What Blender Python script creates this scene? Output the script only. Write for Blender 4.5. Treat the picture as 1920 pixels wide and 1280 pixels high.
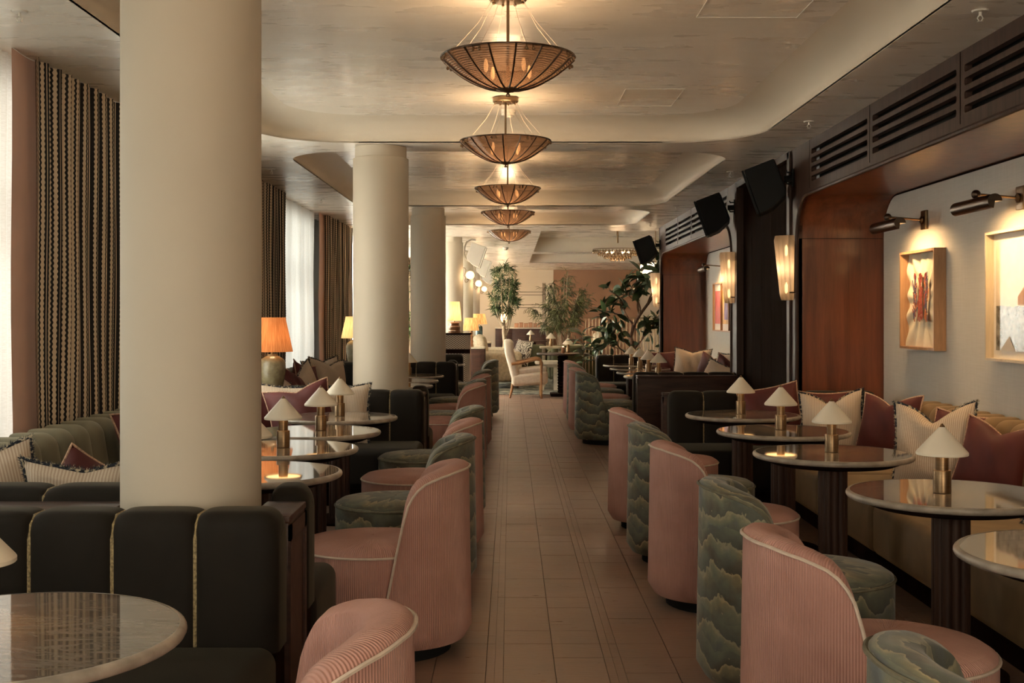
import bpy, bmesh, math, random
from math import pi, sin, cos, sqrt, radians, exp, tau
from mathutils import Vector, Matrix
random.seed(11)
for _o in list(bpy.data.objects): bpy.data.objects.remove(_o)
SC = bpy.context.scene
COL = SC.collection
PI = pi

# ------------------------------------------------------------ camera, world, daylight, exposure
cam_d = bpy.data.cameras.new('camera'); cam = bpy.data.objects.new('camera', cam_d); COL.objects.link(cam)
cam.location = (0, 0, 1.42); cam.rotation_euler = (PI/2, 0, 0)
cam_d.sensor_width = 36; cam_d.lens = 41.25; cam_d.shift_x = 0.00156; cam_d.shift_y = -0.026
cam_d.clip_start = .05; cam_d.clip_end = 200
SC.camera = cam
w = bpy.data.worlds.new('sky'); SC.world = w; w.use_nodes = True
w.node_tree.nodes['Background'].inputs[0].default_value = (.86, .93, 1, 1)
w.node_tree.nodes['Background'].inputs[1].default_value = .5
SC.view_settings.view_transform = 'Standard'; SC.view_settings.look = 'None'
SC.view_settings.exposure = 1.02; SC.view_settings.gamma = 1; SC.view_settings.use_curve_mapping = False
SC.cycles.use_denoising = True
SC.cycles.max_bounces = 10; SC.cycles.diffuse_bounces = 5; SC.cycles.glossy_bounces = 4
SC.cycles.transmission_bounces = 6; SC.cycles.transparent_max_bounces = 16
SC.cycles.sample_clamp_indirect = 6
SC.cycles.caustics_reflective = False; SC.cycles.caustics_refractive = False

def lamp_obj(name, kind, loc, power, color, parent=None, rot=(0, 0, 0), **kw):
    d = bpy.data.lights.new(name, kind); d.energy = power; d.color = color
    for k, v in kw.items(): setattr(d, k, v)
    o = bpy.data.objects.new(name, d); COL.objects.link(o); o.location = loc; o.rotation_euler = rot
    if parent: o.parent = parent
    return o
WINDOWS = [(-2.2, 1.6), (2.2, 6.5), (7.8, 9.3), (13.2, 15.85), (18.6, 21.4), (24, 28.2), (30.5, 33.5)]
DAY = [105, 25, 195, 22, 540, 480, 340]
lamp_obj('rear_fill', 'AREA', (1.0, -3.4, 1.5), 110, (1, .78, .54), None, (PI/2, 0, radians(6)), shape='RECTANGLE', size=2.8, size_y=2.6)  # warm fill lamp added behind the camera to lift the ambient level
for (a, b), q in zip(WINDOWS, DAY):      # daylight lamps outside every window; the unseen windows' power is raised as room fill
    lamp_obj('daylight_near' if a < 7 else 'daylight_mid' if a < 9 else 'daylight_far', 'AREA', (-4.0, (a + b)/2, 1.75), q*(b - a), (1, .985, .96), None, (0, -PI/2, 0), shape='RECTANGLE', size=2.6, size_y=(b - a)*1.05)
WARM = (1, .65, .35)

# ------------------------------------------------------------ shader helpers
class S:
    def __init__(s, nt, k): s.nt = nt; s.k = k
    def op(s, o, *a):
        n = s.nt.nodes.new('ShaderNodeMath'); n.operation = o
        for i, x in enumerate((s,) + a):
            if isinstance(x, S): s.nt.links.new(x.k, n.inputs[i])
            else: n.inputs[i].default_value = x
        return S(s.nt, n.outputs[0])
    def __add__(s, o): return s.op('ADD', o)
    def __sub__(s, o): return s.op('SUBTRACT', o)
    def __mul__(s, o): return s.op('MULTIPLY', o)
    def fract(s): return s.op('FRACT')
    def floor(s): return s.op('FLOOR')
    def sin(s): return s.op('SINE')
    def abs(s): return s.op('ABSOLUTE')
    def lt(s, o): return s.op('LESS_THAN', o)
    def gt(s, o): return s.op('GREATER_THAN', o)
    def max(s, o): return s.op('MAXIMUM', o)
def coords(nt, kind='Object'):
    n = nt.nodes.new('ShaderNodeTexCoord'); return n.outputs[kind]
def world_pos(nt): return nt.nodes.new('ShaderNodeNewGeometry').outputs['Position']
def xyz(nt, vec):
    n = nt.nodes.new('ShaderNodeSeparateXYZ'); nt.links.new(vec, n.inputs[0]); return [S(nt, q) for q in n.outputs]
def comb(nt, x, y, z):
    n = nt.nodes.new('ShaderNodeCombineXYZ')
    for i, q in enumerate((x, y, z)):
        if isinstance(q, S): nt.links.new(q.k, n.inputs[i])
        else: n.inputs[i].default_value = q
    return n.outputs[0]
def scaled(nt, vec, s):
    n = nt.nodes.new('ShaderNodeMapping'); nt.links.new(vec, n.inputs[0]); n.inputs['Scale'].default_value = s; return n.outputs[0]
def noise(nt, vec, scale=5, detail=3, dist=0, rough=.5):
    n = nt.nodes.new('ShaderNodeTexNoise'); nt.links.new(vec, n.inputs['Vector'])
    n.inputs['Scale'].default_value = scale; n.inputs['Detail'].default_value = detail
    n.inputs['Distortion'].default_value = dist; n.inputs['Roughness'].default_value = rough
    return S(nt, n.outputs[0])
def white(nt, vec):
    n = nt.nodes.new('ShaderNodeTexWhiteNoise'); nt.links.new(vec, n.inputs[0]); return S(nt, n.outputs[0])
def ramp(nt, fac, stops, interp='LINEAR'):
    n = nt.nodes.new('ShaderNodeValToRGB'); nt.links.new(fac.k, n.inputs[0]); e = n.color_ramp.elements
    n.color_ramp.interpolation = interp
    while len(e) < len(stops): e.new(1)
    for q, (p, c) in zip(e, stops): q.position = p; q.color = (*c, 1)
    return n.outputs[0]
def mixc(nt, fac, a, b, mode='MIX'):
    n = nt.nodes.new('ShaderNodeMix'); n.data_type = 'RGBA'; n.blend_type = mode
    if isinstance(fac, S): nt.links.new(fac.k, n.inputs[0])
    else: n.inputs[0].default_value = fac
    for i, q in ((6, a), (7, b)):
        if isinstance(q, tuple): n.inputs[i].default_value = (*q, 1)
        else: nt.links.new(q, n.inputs[i])
    return n.outputs[2]
def bump(nt, b, h, strength=.3, dist=.01):
    n = nt.nodes.new('ShaderNodeBump'); n.inputs['Strength'].default_value = strength; n.inputs['Distance'].default_value = dist
    nt.links.new(h.k, n.inputs['Height']); nt.links.new(n.outputs[0], b.inputs['Normal'])
MATS = {}
def mat(name, color=(.5, .5, .5), rough=.6, metal=0, fn=None, **kw):
    m = bpy.data.materials.new(name); m.use_nodes = True; nt = m.node_tree; b = nt.nodes['Principled BSDF']
    b.inputs['Base Color'].default_value = (*color, 1); b.inputs['Roughness'].default_value = rough; b.inputs['Metallic'].default_value = metal
    for k, v in kw.items():
        i = b.inputs[k.replace('_', ' ')]
        i.default_value = (*v, 1) if isinstance(v, tuple) else v
    if fn:
        c = fn(nt, b)
        if c is not None: nt.links.new(c, b.inputs['Base Color'])
    MATS[name] = m; return m

def vary(c, amt=.25, scale=3, det=3):
    def f(nt, b):
        n = noise(nt, coords(nt), scale, det)
        return ramp(nt, n, [(.3, tuple(x*(1 - amt) for x in c)), (.7, tuple(min(1, x*(1 + amt)) for x in c))])
    return f
def velvet(c, amt=.22):
    def f(nt, b):
        n = noise(nt, scaled(nt, coords(nt), (1, 1, .6)), 5, 5, .6)
        bump(nt, b, noise(nt, coords(nt), 300, 2), .08, .002)
        return ramp(nt, n, [(.3, tuple(x*(1 - amt) for x in c)), (.7, tuple(x*(1 + amt) for x in c))])
    return f
def wood(c, d, sz=(14, 14, .9), knots=True):
    def f(nt, b):
        p = coords(nt)
        g = noise(nt, scaled(nt, p, sz), 1.6, 6, .5, .6)
        fine = noise(nt, scaled(nt, p, tuple(s*9 for s in sz)), 1.5, 2)
        bump(nt, b, fine, .06, .002)
        base = ramp(nt, g, [(.3, d), (.55, c), (.75, tuple(x*1.25 for x in c))])
        return mixc(nt, (fine - .5)*.5 + .1, base, tuple(x*.45 for x in d))
    return f
def plaster(c, amt=.06):
    def f(nt, b):
        n = noise(nt, world_pos(nt), 1.3, 4)
        bump(nt, b, noise(nt, world_pos(nt), 30, 3), .03, .004)
        return ramp(nt, n, [(.35, tuple(x*(1 - amt) for x in c)), (.7, c)])
    return f
def ceil_fn(nt, b):      # polished, trowel-streaked lime plaster with grey-brown veins running across the room
    p = world_pos(nt)
    st = noise(nt, scaled(nt, p, (1.0, 2.4, 1)), 1.1, 5, .8, .55)
    vein = noise(nt, scaled(nt, p, (1.2, 3.6, 1)), 1.1, 6, 1.2, .62)
    bump(nt, b, noise(nt, scaled(nt, p, (1.2, 3.4, 1)), 3, 5, 1.0), .10, .02)
    r = noise(nt, scaled(nt, p, (1, 3, 1)), 2.2, 4)
    nt.links.new(((r - .5)*.35 + .3).k, b.inputs['Roughness'])
    c = ramp(nt, st, [(.3, (.74, .675, .58)), (.52, (.81, .745, .65)), (.75, (.84, .78, .69))])
    return mixc(nt, ((vein - .53)*.8).op('MINIMUM', .2).max(0), c, (.50, .435, .36))
def floor_fn(nt, b):
    p = world_pos(nt); x, y, z = xyz(nt, p)
    cell = white(nt, comb(nt, ((x + .028)*(1/.2425)).floor(), (y*(1/.2075)).floor(), 0.0))
    g = noise(nt, scaled(nt, p, (5, 40, 5)), 1.4, 5, 1.2)
    wear = noise(nt, p, 1.4, 4)
    base = ramp(nt, g, [(.3, (.17, .104, .076)), (.6, (.25, .17, .13)), (.8, (.31, .2, .152))])
    base = mixc(nt, cell*.35, base, (.33, .19, .135))
    base = mixc(nt, (wear - .42)*1.4, base, (.34, .22, .155))
    nt.links.new(((g - .5)*.4 + .36).k, b.inputs['Roughness'])
    bump(nt, b, noise(nt, scaled(nt, p, (9, 60, 5)), 1.6, 5), .3, .004)
    return base
def marble_fn(nt, b):
    p = coords(nt)
    n = noise(nt, scaled(nt, p, (1.6, 5, 4)), 2.6, 8, 1.3, .62)
    v = noise(nt, scaled(nt, p, (1, 3.2, 3)), 3.2, 7, 2.0, .6)
    c = ramp(nt, n, [(.3, (.085, .07, .058)), (.5, (.125, .105, .088)), (.7, (.18, .155, .132))])
    vv = ((v - .5).abs()*-14 + 1).max(0)
    return mixc(nt, vv*.3, c, (.38, .34, .3))
def cord_fn(nt, b):      # pink needlecord: ribs follow the uv u direction
    u, v, _ = xyz(nt, coords(nt, 'UV'))
    rib = (u*(tau/.0085)).sin()
    bump(nt, b, rib, .55, .003)
    n = noise(nt, coords(nt), 7, 4, .5)
    c = ramp(nt, n, [(.3, (.36, .175, .14)), (.7, (.46, .24, .195))])
    return mixc(nt, (rib*.5 + .5)*.35, c, (.53, .31, .26))
def hills_fn(nt, b):     # printed velvet of banked green hills: pattern comes with the cloth
    u, v, _ = xyz(nt, coords(nt, 'UV')); uv = coords(nt, 'UV')
    n1 = noise(nt, scaled(nt, uv, (5, 3, 1)), 1, 3, .4); n2 = noise(nt, scaled(nt, uv, (30, 26, 1)), 1, 3, .4)
    hill = (u*13 + white(nt, comb(nt, (v*9.5 + n1*2.0).floor(), 0.0, 0.0))*6 + n1*5).sin().abs()
    f = (v*9.5 + n1*2.0 + hill*.38 + n2*.55).fract()
    hue = noise(nt, scaled(nt, uv, (5, 6, 1)), 1.2, 3, .5)
    c1 = ramp(nt, f, [(0, (.07, .075, .058)), (.35, (.098, .105, .078)), (.62, (.135, .14, .098)), (.84, (.185, .18, .118)), (.955, (.28, .25, .155)), (1, (.12, .115, .085))])
    c2 = ramp(nt, f, [(0, (.055, .045, .03)), (.5, (.10, .085, .055)), (.85, (.2, .165, .09)), (.97, (.38, .29, .15)), (1, (.08, .06, .04))])
    c3 = ramp(nt, f, [(0, (.055, .062, .062)), (.6, (.105, .12, .115)), (.95, (.21, .22, .185)), (1, (.06, .065, .06))])
    c = mixc(nt, ((hue - .5)*7).op('MINIMUM', 1).max(0), c1, c2)
    c = mixc(nt, ((hue*-1 + .42)*9).op('MINIMUM', 1).max(0), c, c3)
    fleck = noise(nt, uv, 60, 3)
    bump(nt, b, noise(nt, uv, 260, 2), .15, .002)
    return mixc(nt, ((fleck - .68)*8).op('MINIMUM', .6).max(0), c, (.4, .34, .22))
def curtain_fn(nt, b):   # black ground with pairs of scalloped cream stripes
    u, v, _ = xyz(nt, coords(nt, 'UV'))
    sc = (v*(tau/.030)).sin()*.02
    s = (u*(1/.118)).fract()
    a = ((s - .17).abs() + sc).lt(.085); a2 = ((s - .42).abs() - sc).lt(.06); a3 = ((s - .66).abs() + sc).lt(.08)
    a4 = (s - .88).abs().lt(.022)
    m = a.max(a2).max(a3).max(a4)
    n = noise(nt, coords(nt, 'UV'), 200, 2)
    bump(nt, b, m + n*.4, .3, .004)
    return mixc(nt, m, (.016, .016, .017), (.76, .63, .47))
def ticking_fn(nt, b):
    u, v, _ = xyz(nt, coords(nt, 'UV'))
    s = (u*(1/.0125)).fract().lt(.5)
    bump(nt, b, noise(nt, coords(nt, 'UV'), 30, 4), .35, .012)
    return mixc(nt, s, (.62, .53, .42), (.47, .36, .275))
def fringe_fn(nt, b):
    n = noise(nt, coords(nt), 60, 2)
    return ramp(nt, n, [(.42, (.014, .018, .03)), (.52, (.03, .04, .055)), (.6, (.5, .43, .31))])
def stripe_weave(c, d):
    def f(nt, b):
        x, y, z = xyz(nt, coords(nt)); h = noise(nt, scaled(nt, coords(nt), (120, 120, 5)), 1, 2); g = noise(nt, scaled(nt, coords(nt), (5, 5, 140)), 1, 2)
        bump(nt, b, h + g, .12, .002)
        return ramp(nt, (h + g)*.5, [(.35, d), (.65, c)])
    return f
def lattice_fn(nt, b):
    u, v, _ = xyz(nt, coords(nt, 'UV')); k = 1/.032
    a = ((u + v)*k).fract().lt(.28).max(((u - v)*k).fract().lt(.28))
    return mixc(nt, a, (.16, .145, .12), (.6, .56, .49))
def zebra_fn(nt, b):
    u, v, _ = xyz(nt, coords(nt, 'UV')); n = noise(nt, coords(nt, 'UV'), 7, 3, 1)
    return mixc(nt, (u*22 + n*5).fract().lt(.42), (.6, .54, .44), (.045, .03, .02))
def rug_fn(nt, b):
    p = world_pos(nt); n = noise(nt, p, 3.4, 3, .8)
    return ramp(nt, n, [(.4, (.05, .055, .045)), (.5, (.28, .27, .22)), (.56, (.06, .06, .05)), (.66, (.4, .37, .3))])
def brushed(c, d):
    def f(nt, b):
        n = noise(nt, scaled(nt, coords(nt), (3, 3, 260)), 1, 2)
        bump(nt, b, n, .08, .001)
        return ramp(nt, n, [(.3, d), (.7, c)])
    return f
def crackle_fn(nt, b):
    n = noise(nt, coords(nt), 16, 5); m = noise(nt, coords(nt), 60, 3)
    x, y, z = xyz(nt, coords(nt))
    c = ramp(nt, n, [(.3, (.14, .115, .065)), (.7, (.27, .225, .13))])
    return mixc(nt, (m - .5)*1.2, c, (.06, .05, .03))

CREAM = mat('cream_plaster', (.6, .54, .44), .6, fn=plaster((.525, .465, .375)))
FARWALL = mat('warm_cream_wall', (.6, .5, .37), .6, fn=plaster((.58, .475, .35)))
TERRA = mat('tan_wall', (.4, .2, .1), .6, fn=plaster((.27, .135, .07)))
CEIL = mat('polished_lime_plaster', rough=.3, fn=ceil_fn)
COVE = mat('matte_cream_paint', (.6, .53, .42), .6, fn=plaster((.72, .645, .53)))
FLOORM = mat('worn_parquet_oak', rough=.36, fn=floor_fn)
FBASE = mat('dark_joint', (.06, .035, .025), .8, fn=vary((.06, .035, .025)))
REDWOOD = mat('cherry_veneer', rough=.3, fn=wood((.19, .055, .022), (.10, .026, .011), (7, 7, .55)), Coat_Weight=.25)
DARKWOOD = mat('dark_walnut', rough=.5, Specular_IOR_Level=.25, fn=wood((.062, .033, .024), (.032, .017, .013), (16, 16, .9)))
BLACKWOOD = mat('smoked_oak', rough=.9, Specular_IOR_Level=.02, fn=wood((.020, .0095, .006), (.011, .0055, .0037), (10, 10, .5)))
MIDWOOD = mat('console_walnut', rough=.45, Specular_IOR_Level=.25, fn=wood((.06, .027, .018), (.028, .013, .01), (2, 18, 12)))
TANWOOD = mat('light_oak_frame', rough=.4, fn=wood((.42, .24, .13), (.30, .16, .085), (14, 14, 1.2)))
PALEWOOD = mat('pale_limed_frame', rough=.45, fn=wood((.60, .5, .36), (.5, .41, .29), (14, 14, 1.2)))
TEAK = mat('honey_teak', rough=.35, fn=wood((.27, .125, .045), (.18, .08, .03), (8, 8, 8)))
BLACK = mat('black_plastic', (.006, .0065, .0065), .75, fn=vary((.006, .0065, .0065)), Specular_IOR_Level=.25)
GRILLE = mat('speaker_grille', (.03, .036, .038), .55, fn=vary((.010, .0115, .012), .3, 90), Specular_IOR_Level=.1)
VOID = mat('vent_dark', (.006, .006, .006), .9, fn=vary((.006, .006, .006)))
WHITEP = mat('white_enamel', (.66, .62, .55), .4, fn=vary((.66, .62, .55), .04))
GREYP = mat('putty_speaker_shell', (.5, .46, .4), .5, fn=vary((.5, .46, .4), .05))
WALLPAPER = mat('grasscloth', (.5, .46, .4), .75, fn=stripe_weave((.61, .575, .52), (.55, .52, .465)))
MARBLE = mat('honey_grey_marble', rough=.04, fn=marble_fn, IOR=1.8)
MARBLE2 = mat('honed_marble_edge', rough=.38, fn=vary((.30, .26, .215), .35, 14, 6))
STONE = mat('travertine', rough=.4, fn=vary((.5, .44, .34), .2, 9))
BRASS = mat('aged_brass', rough=.36, metal=1, fn=brushed((.25, .168, .097), (.18, .118, .066)))
BRONZE = mat('dark_bronze', rough=.35, metal=1, fn=brushed((.11, .08, .06), (.07, .05, .038)))
SHADE = mat('ivory_lampshade', (.78, .71, .58), .5, fn=vary((.80, .73, .6), .03))
GVELVET = mat('olive_black_velvet', rough=.75, fn=velvet((.012, .0095, .007)), Specular_IOR_Level=.2, Sheen_Weight=.19, Sheen_Roughness=.35, Sheen_Tint=(.45, .39, .28))
SVELVET = mat('sage_velvet', rough=.8, fn=velvet((.19, .175, .12)), Sheen_Weight=.45, Sheen_Roughness=.4, Sheen_Tint=(.5, .5, .38))
TVELVET = mat('tan_velvet', rough=.75, fn=velvet((.165, .105, .052)), Sheen_Weight=.35, Sheen_Roughness=.35, Sheen_Tint=(.6, .42, .22))
BVELVET = mat('burgundy_velvet', rough=.7, fn=velvet((.085, .012, .012)), Sheen_Weight=.2, Sheen_Roughness=.35, Sheen_Tint=(.6, .2, .17))
GOLDCORD = mat('gold_cord', rough=.6, fn=vary((.30, .235, .12), .6, 120, 2))
ROSECORD = mat('rose_cord', rough=.7, fn=vary((.52, .34, .24), .35, 90, 2))
PINK = mat('pink_needlecord', rough=.8, fn=cord_fn, Sheen_Weight=.3, Sheen_Roughness=.4, Sheen_Tint=(.8, .55, .47))
PIPING = mat('ivory_piping', (.55, .45, .37), .7, fn=vary((.55, .45, .37), .1, 40))
HILLS = mat('green_landscape_print', rough=.75, fn=hills_fn, Sheen_Weight=.2, Sheen_Roughness=.4)
GPIPING = mat('olive_piping', (.12, .11, .075), .7, fn=vary((.13, .12, .08), .3, 30))
STRIPE = mat('black_cream_stripe', rough=.85, fn=curtain_fn)
PINKCLOTH = mat('dusty_pink_felt', rough=.85, fn=velvet((.82, .57, .49), .04))
TICK = mat('cream_ticking', rough=.8, fn=ticking_fn)
FRINGE = mat('navy_cream_fringe', rough=.9, fn=fringe_fn)
BOUCLE = mat('ivory_boucle', rough=.9, fn=vary((.6, .52, .42), .08, 30))
SHEEP = mat('cream_sheepskin', rough=.95, fn=vary((.58, .49, .35), .2, 22, 4))
OLIVE = mat('moss_velvet', rough=.75, fn=velvet((.05, .045, .012)), Sheen_Weight=.4, Sheen_Tint=(.5, .45, .2))
CRACKLE = mat('crackle_glaze', rough=.25, fn=crackle_fn)
TEAL = mat('teal_glaze', rough=.25, fn=vary((.05, .09, .09), .7, 14, 4))
AMBERST = mat('banded_onyx', rough=.3, fn=wood((.30, .15, .07), (.12, .05, .025), (1.5, 1.5, 26)))
LATTICE = mat('lattice_weave', rough=.7, fn=lattice_fn)
ZEBRA = mat('zebra_cloth', rough=.85, fn=zebra_fn)
RUG = mat('patterned_rug', rough=.95, fn=rug_fn)
COPPER = mat('copper_boxes', rough=.4, metal=.6, fn=vary((.30, .15, .085), .15, 8))
BARK = mat('pale_bark', rough=.85, fn=vary((.33, .25, .165), .3, 25))
DBARK = mat('brown_bark', rough=.85, fn=vary((.15, .085, .05), .35, 25))
LEAF1 = mat('willow_leaf', rough=.5, fn=vary((.05, .085, .022), .55, 6))
LEAF2 = mat('bamboo_leaf', rough=.5, fn=vary((.085, .09, .025), .5, 5))
LEAF3 = mat('ficus_leaf', rough=.32, fn=vary((.03, .055, .016), .6, 4))
SOIL = mat('soil', (.03, .02, .014), .95, fn=vary((.03, .02, .014)))
TERRACOTTA = mat('planter_clay', (.3, .16, .09), .8, fn=vary((.3, .16, .09)))
PHOTO = mat('landscape_photograph', rough=.2)
CLOTHART = mat('creased_linen', (.6, .53, .4), .85, fn=vary((.62, .55, .42), .12, 5))
THREADS = [mat('red_thread', rough=.8, fn=vary((.26, .045, .03), .5, 60)), mat('indigo_thread', rough=.8, fn=vary((.07, .055, .10), .5, 60)), mat('orange_thread', rough=.8, fn=vary((.38, .12, .04), .5, 60))]
PANELS = [mat('crimson_print', rough=.5, fn=vary((.42, .05, .03), .3, 5)), mat('ochre_print', rough=.5, fn=vary((.5, .27, .06), .3, 5)), mat('violet_print', rough=.5, fn=vary((.13, .07, .17), .5, 6))]

def emit(name, color, strength, base=(.8, .7, .5)):
    return mat(name, base, .5, Emission_Color=color, Emission_Strength=strength)
BULB = emit('lamp_bulb', (1, .62, .28), 3.6)
GLOW = emit('lamp_diffuser', (1, .55, .2), 2.2)
GLOBE = emit('lit_globe', (1, .62, .3), 1.1)
FLAME = emit('candle_flame', (1, .55, .2), 14)
PENDANT = emit('lit_pendant', (1, .7, .4), 3)
def shaded(name, color, tr, glow, fn=None):     # a cloth lampshade: diffuse + translucent, lit by its own bulb
    m = bpy.data.materials.new(name); m.use_nodes = True; nt = m.node_tree; nt.nodes.clear()
    out = nt.nodes.new('ShaderNodeOutputMaterial'); a = nt.nodes.new('ShaderNodeBsdfDiffuse'); t = nt.nodes.new('ShaderNodeBsdfTranslucent')
    mx = nt.nodes.new('ShaderNodeMixShader'); mx.inputs[0].default_value = tr
    c = None
    if fn: c = fn(nt, a)
    for q in (a, t):
        q.inputs[0].default_value = (*color, 1)
        if c is not None: nt.links.new(c, q.inputs[0])
    nt.links.new(a.outputs[0], mx.inputs[1]); nt.links.new(t.outputs[0], mx.inputs[2]); last = mx.outputs[0]
    if glow:
        e = nt.nodes.new('ShaderNodeEmission'); e.inputs[0].default_value = (1, .6, .25, 1); e.inputs[1].default_value = glow
        if c is not None: nt.links.new(mixc(nt, .6, c, (1, .55, .2)), e.inputs[0])
        ad = nt.nodes.new('ShaderNodeAddShader'); nt.links.new(last, ad.inputs[0]); nt.links.new(e.outputs[0], ad.inputs[1]); last = ad.outputs[0]
    nt.links.new(last, out.inputs[0]); return m
def pleat_fn(c, d, k):
    def f(nt, b):
        u, v, _ = xyz(nt, coords(nt, 'UV')); n = noise(nt, scaled(nt, coords(nt, 'UV'), (k, 2, 1)), 1, 3)
        return ramp(nt, n, [(.35, d), (.65, c)])
    return f
def linen_fn(nt, b):
    n = noise(nt, scaled(nt, coords(nt, 'UV'), (60, 160, 1)), 1, 3); return ramp(nt, n, [(.3, (.8, .75, .64)), (.7, (.9, .86, .76))])
SHEER = shaded('sheer_linen', (.86, .82, .72), .62, 0, linen_fn)
PEACHSHADE = shaded('apricot_pleated_shade', (.7, .36, .17), .45, .06, pleat_fn((.60, .25, .09), (.42, .145, .045), 90))
LINENSHADE = shaded('linen_shade', (.8, .62, .38), .5, .3, pleat_fn((.8, .6, .34), (.62, .42, .2), 60))
RAFFIA = shaded('raffia_shade', (.6, .4, .2), .5, .14, pleat_fn((.62, .42, .2), (.34, .19, .075), 70))
def glassy(name, tint, fr, rough, body, fn=None):   # ribbed cast glass: part clear, part milky, part glossy
    m = bpy.data.materials.new(name); m.use_nodes = True; nt = m.node_tree; nt.nodes.clear()
    out = nt.nodes.new('ShaderNodeOutputMaterial'); tr = nt.nodes.new('ShaderNodeBsdfTransparent'); tr.inputs[0].default_value = (*tint, 1)
    tl = nt.nodes.new('ShaderNodeBsdfTranslucent'); tl.inputs[0].default_value = (*body, 1)
    gl = nt.nodes.new('ShaderNodeBsdfGlossy'); gl.inputs['Roughness'].default_value = rough; gl.inputs[0].default_value = (.8, .72, .64, 1)
    m1 = nt.nodes.new('ShaderNodeMixShader'); m1.inputs[0].default_value = fr
    m2 = nt.nodes.new('ShaderNodeMixShader')
    lw = nt.nodes.new('ShaderNodeLayerWeight'); lw.inputs[0].default_value = .35
    nt.links.new(lw.outputs['Fresnel'], m2.inputs[0])
    u, v, _ = xyz(nt, coords(nt, 'UV')); bp = nt.nodes.new('ShaderNodeBump'); bp.inputs['Strength'].default_value = .6; bp.inputs['Distance'].default_value = .004
    if fn is None:
        nt.links.new((v*(tau/.012)).sin().k, bp.inputs['Height'])
        for q in (gl, tl): nt.links.new(bp.outputs[0], q.inputs['Normal'])
    nt.links.new(tr.outputs[0], m1.inputs[1]); nt.links.new(tl.outputs[0], m1.inputs[2])
    nt.links.new(m1.outputs[0], m2.inputs[1]); nt.links.new(gl.outputs[0], m2.inputs[2])
    nt.links.new(m2.outputs[0], out.inputs[0]); return m
SMOKEGLASS = glassy('smoked_ribbed_glass', (.21, .14, .098), .6, .2, (.085, .052, .034))
FLUTEGLASS = glassy('clear_fluted_glass', (.9, .8, .66), .7, .15, (.78, .64, .5), 'plain')
PANE = glassy('window_glass', (.96, .98, .98), .0, .02, (.8, .8, .8), 'plain')
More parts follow.
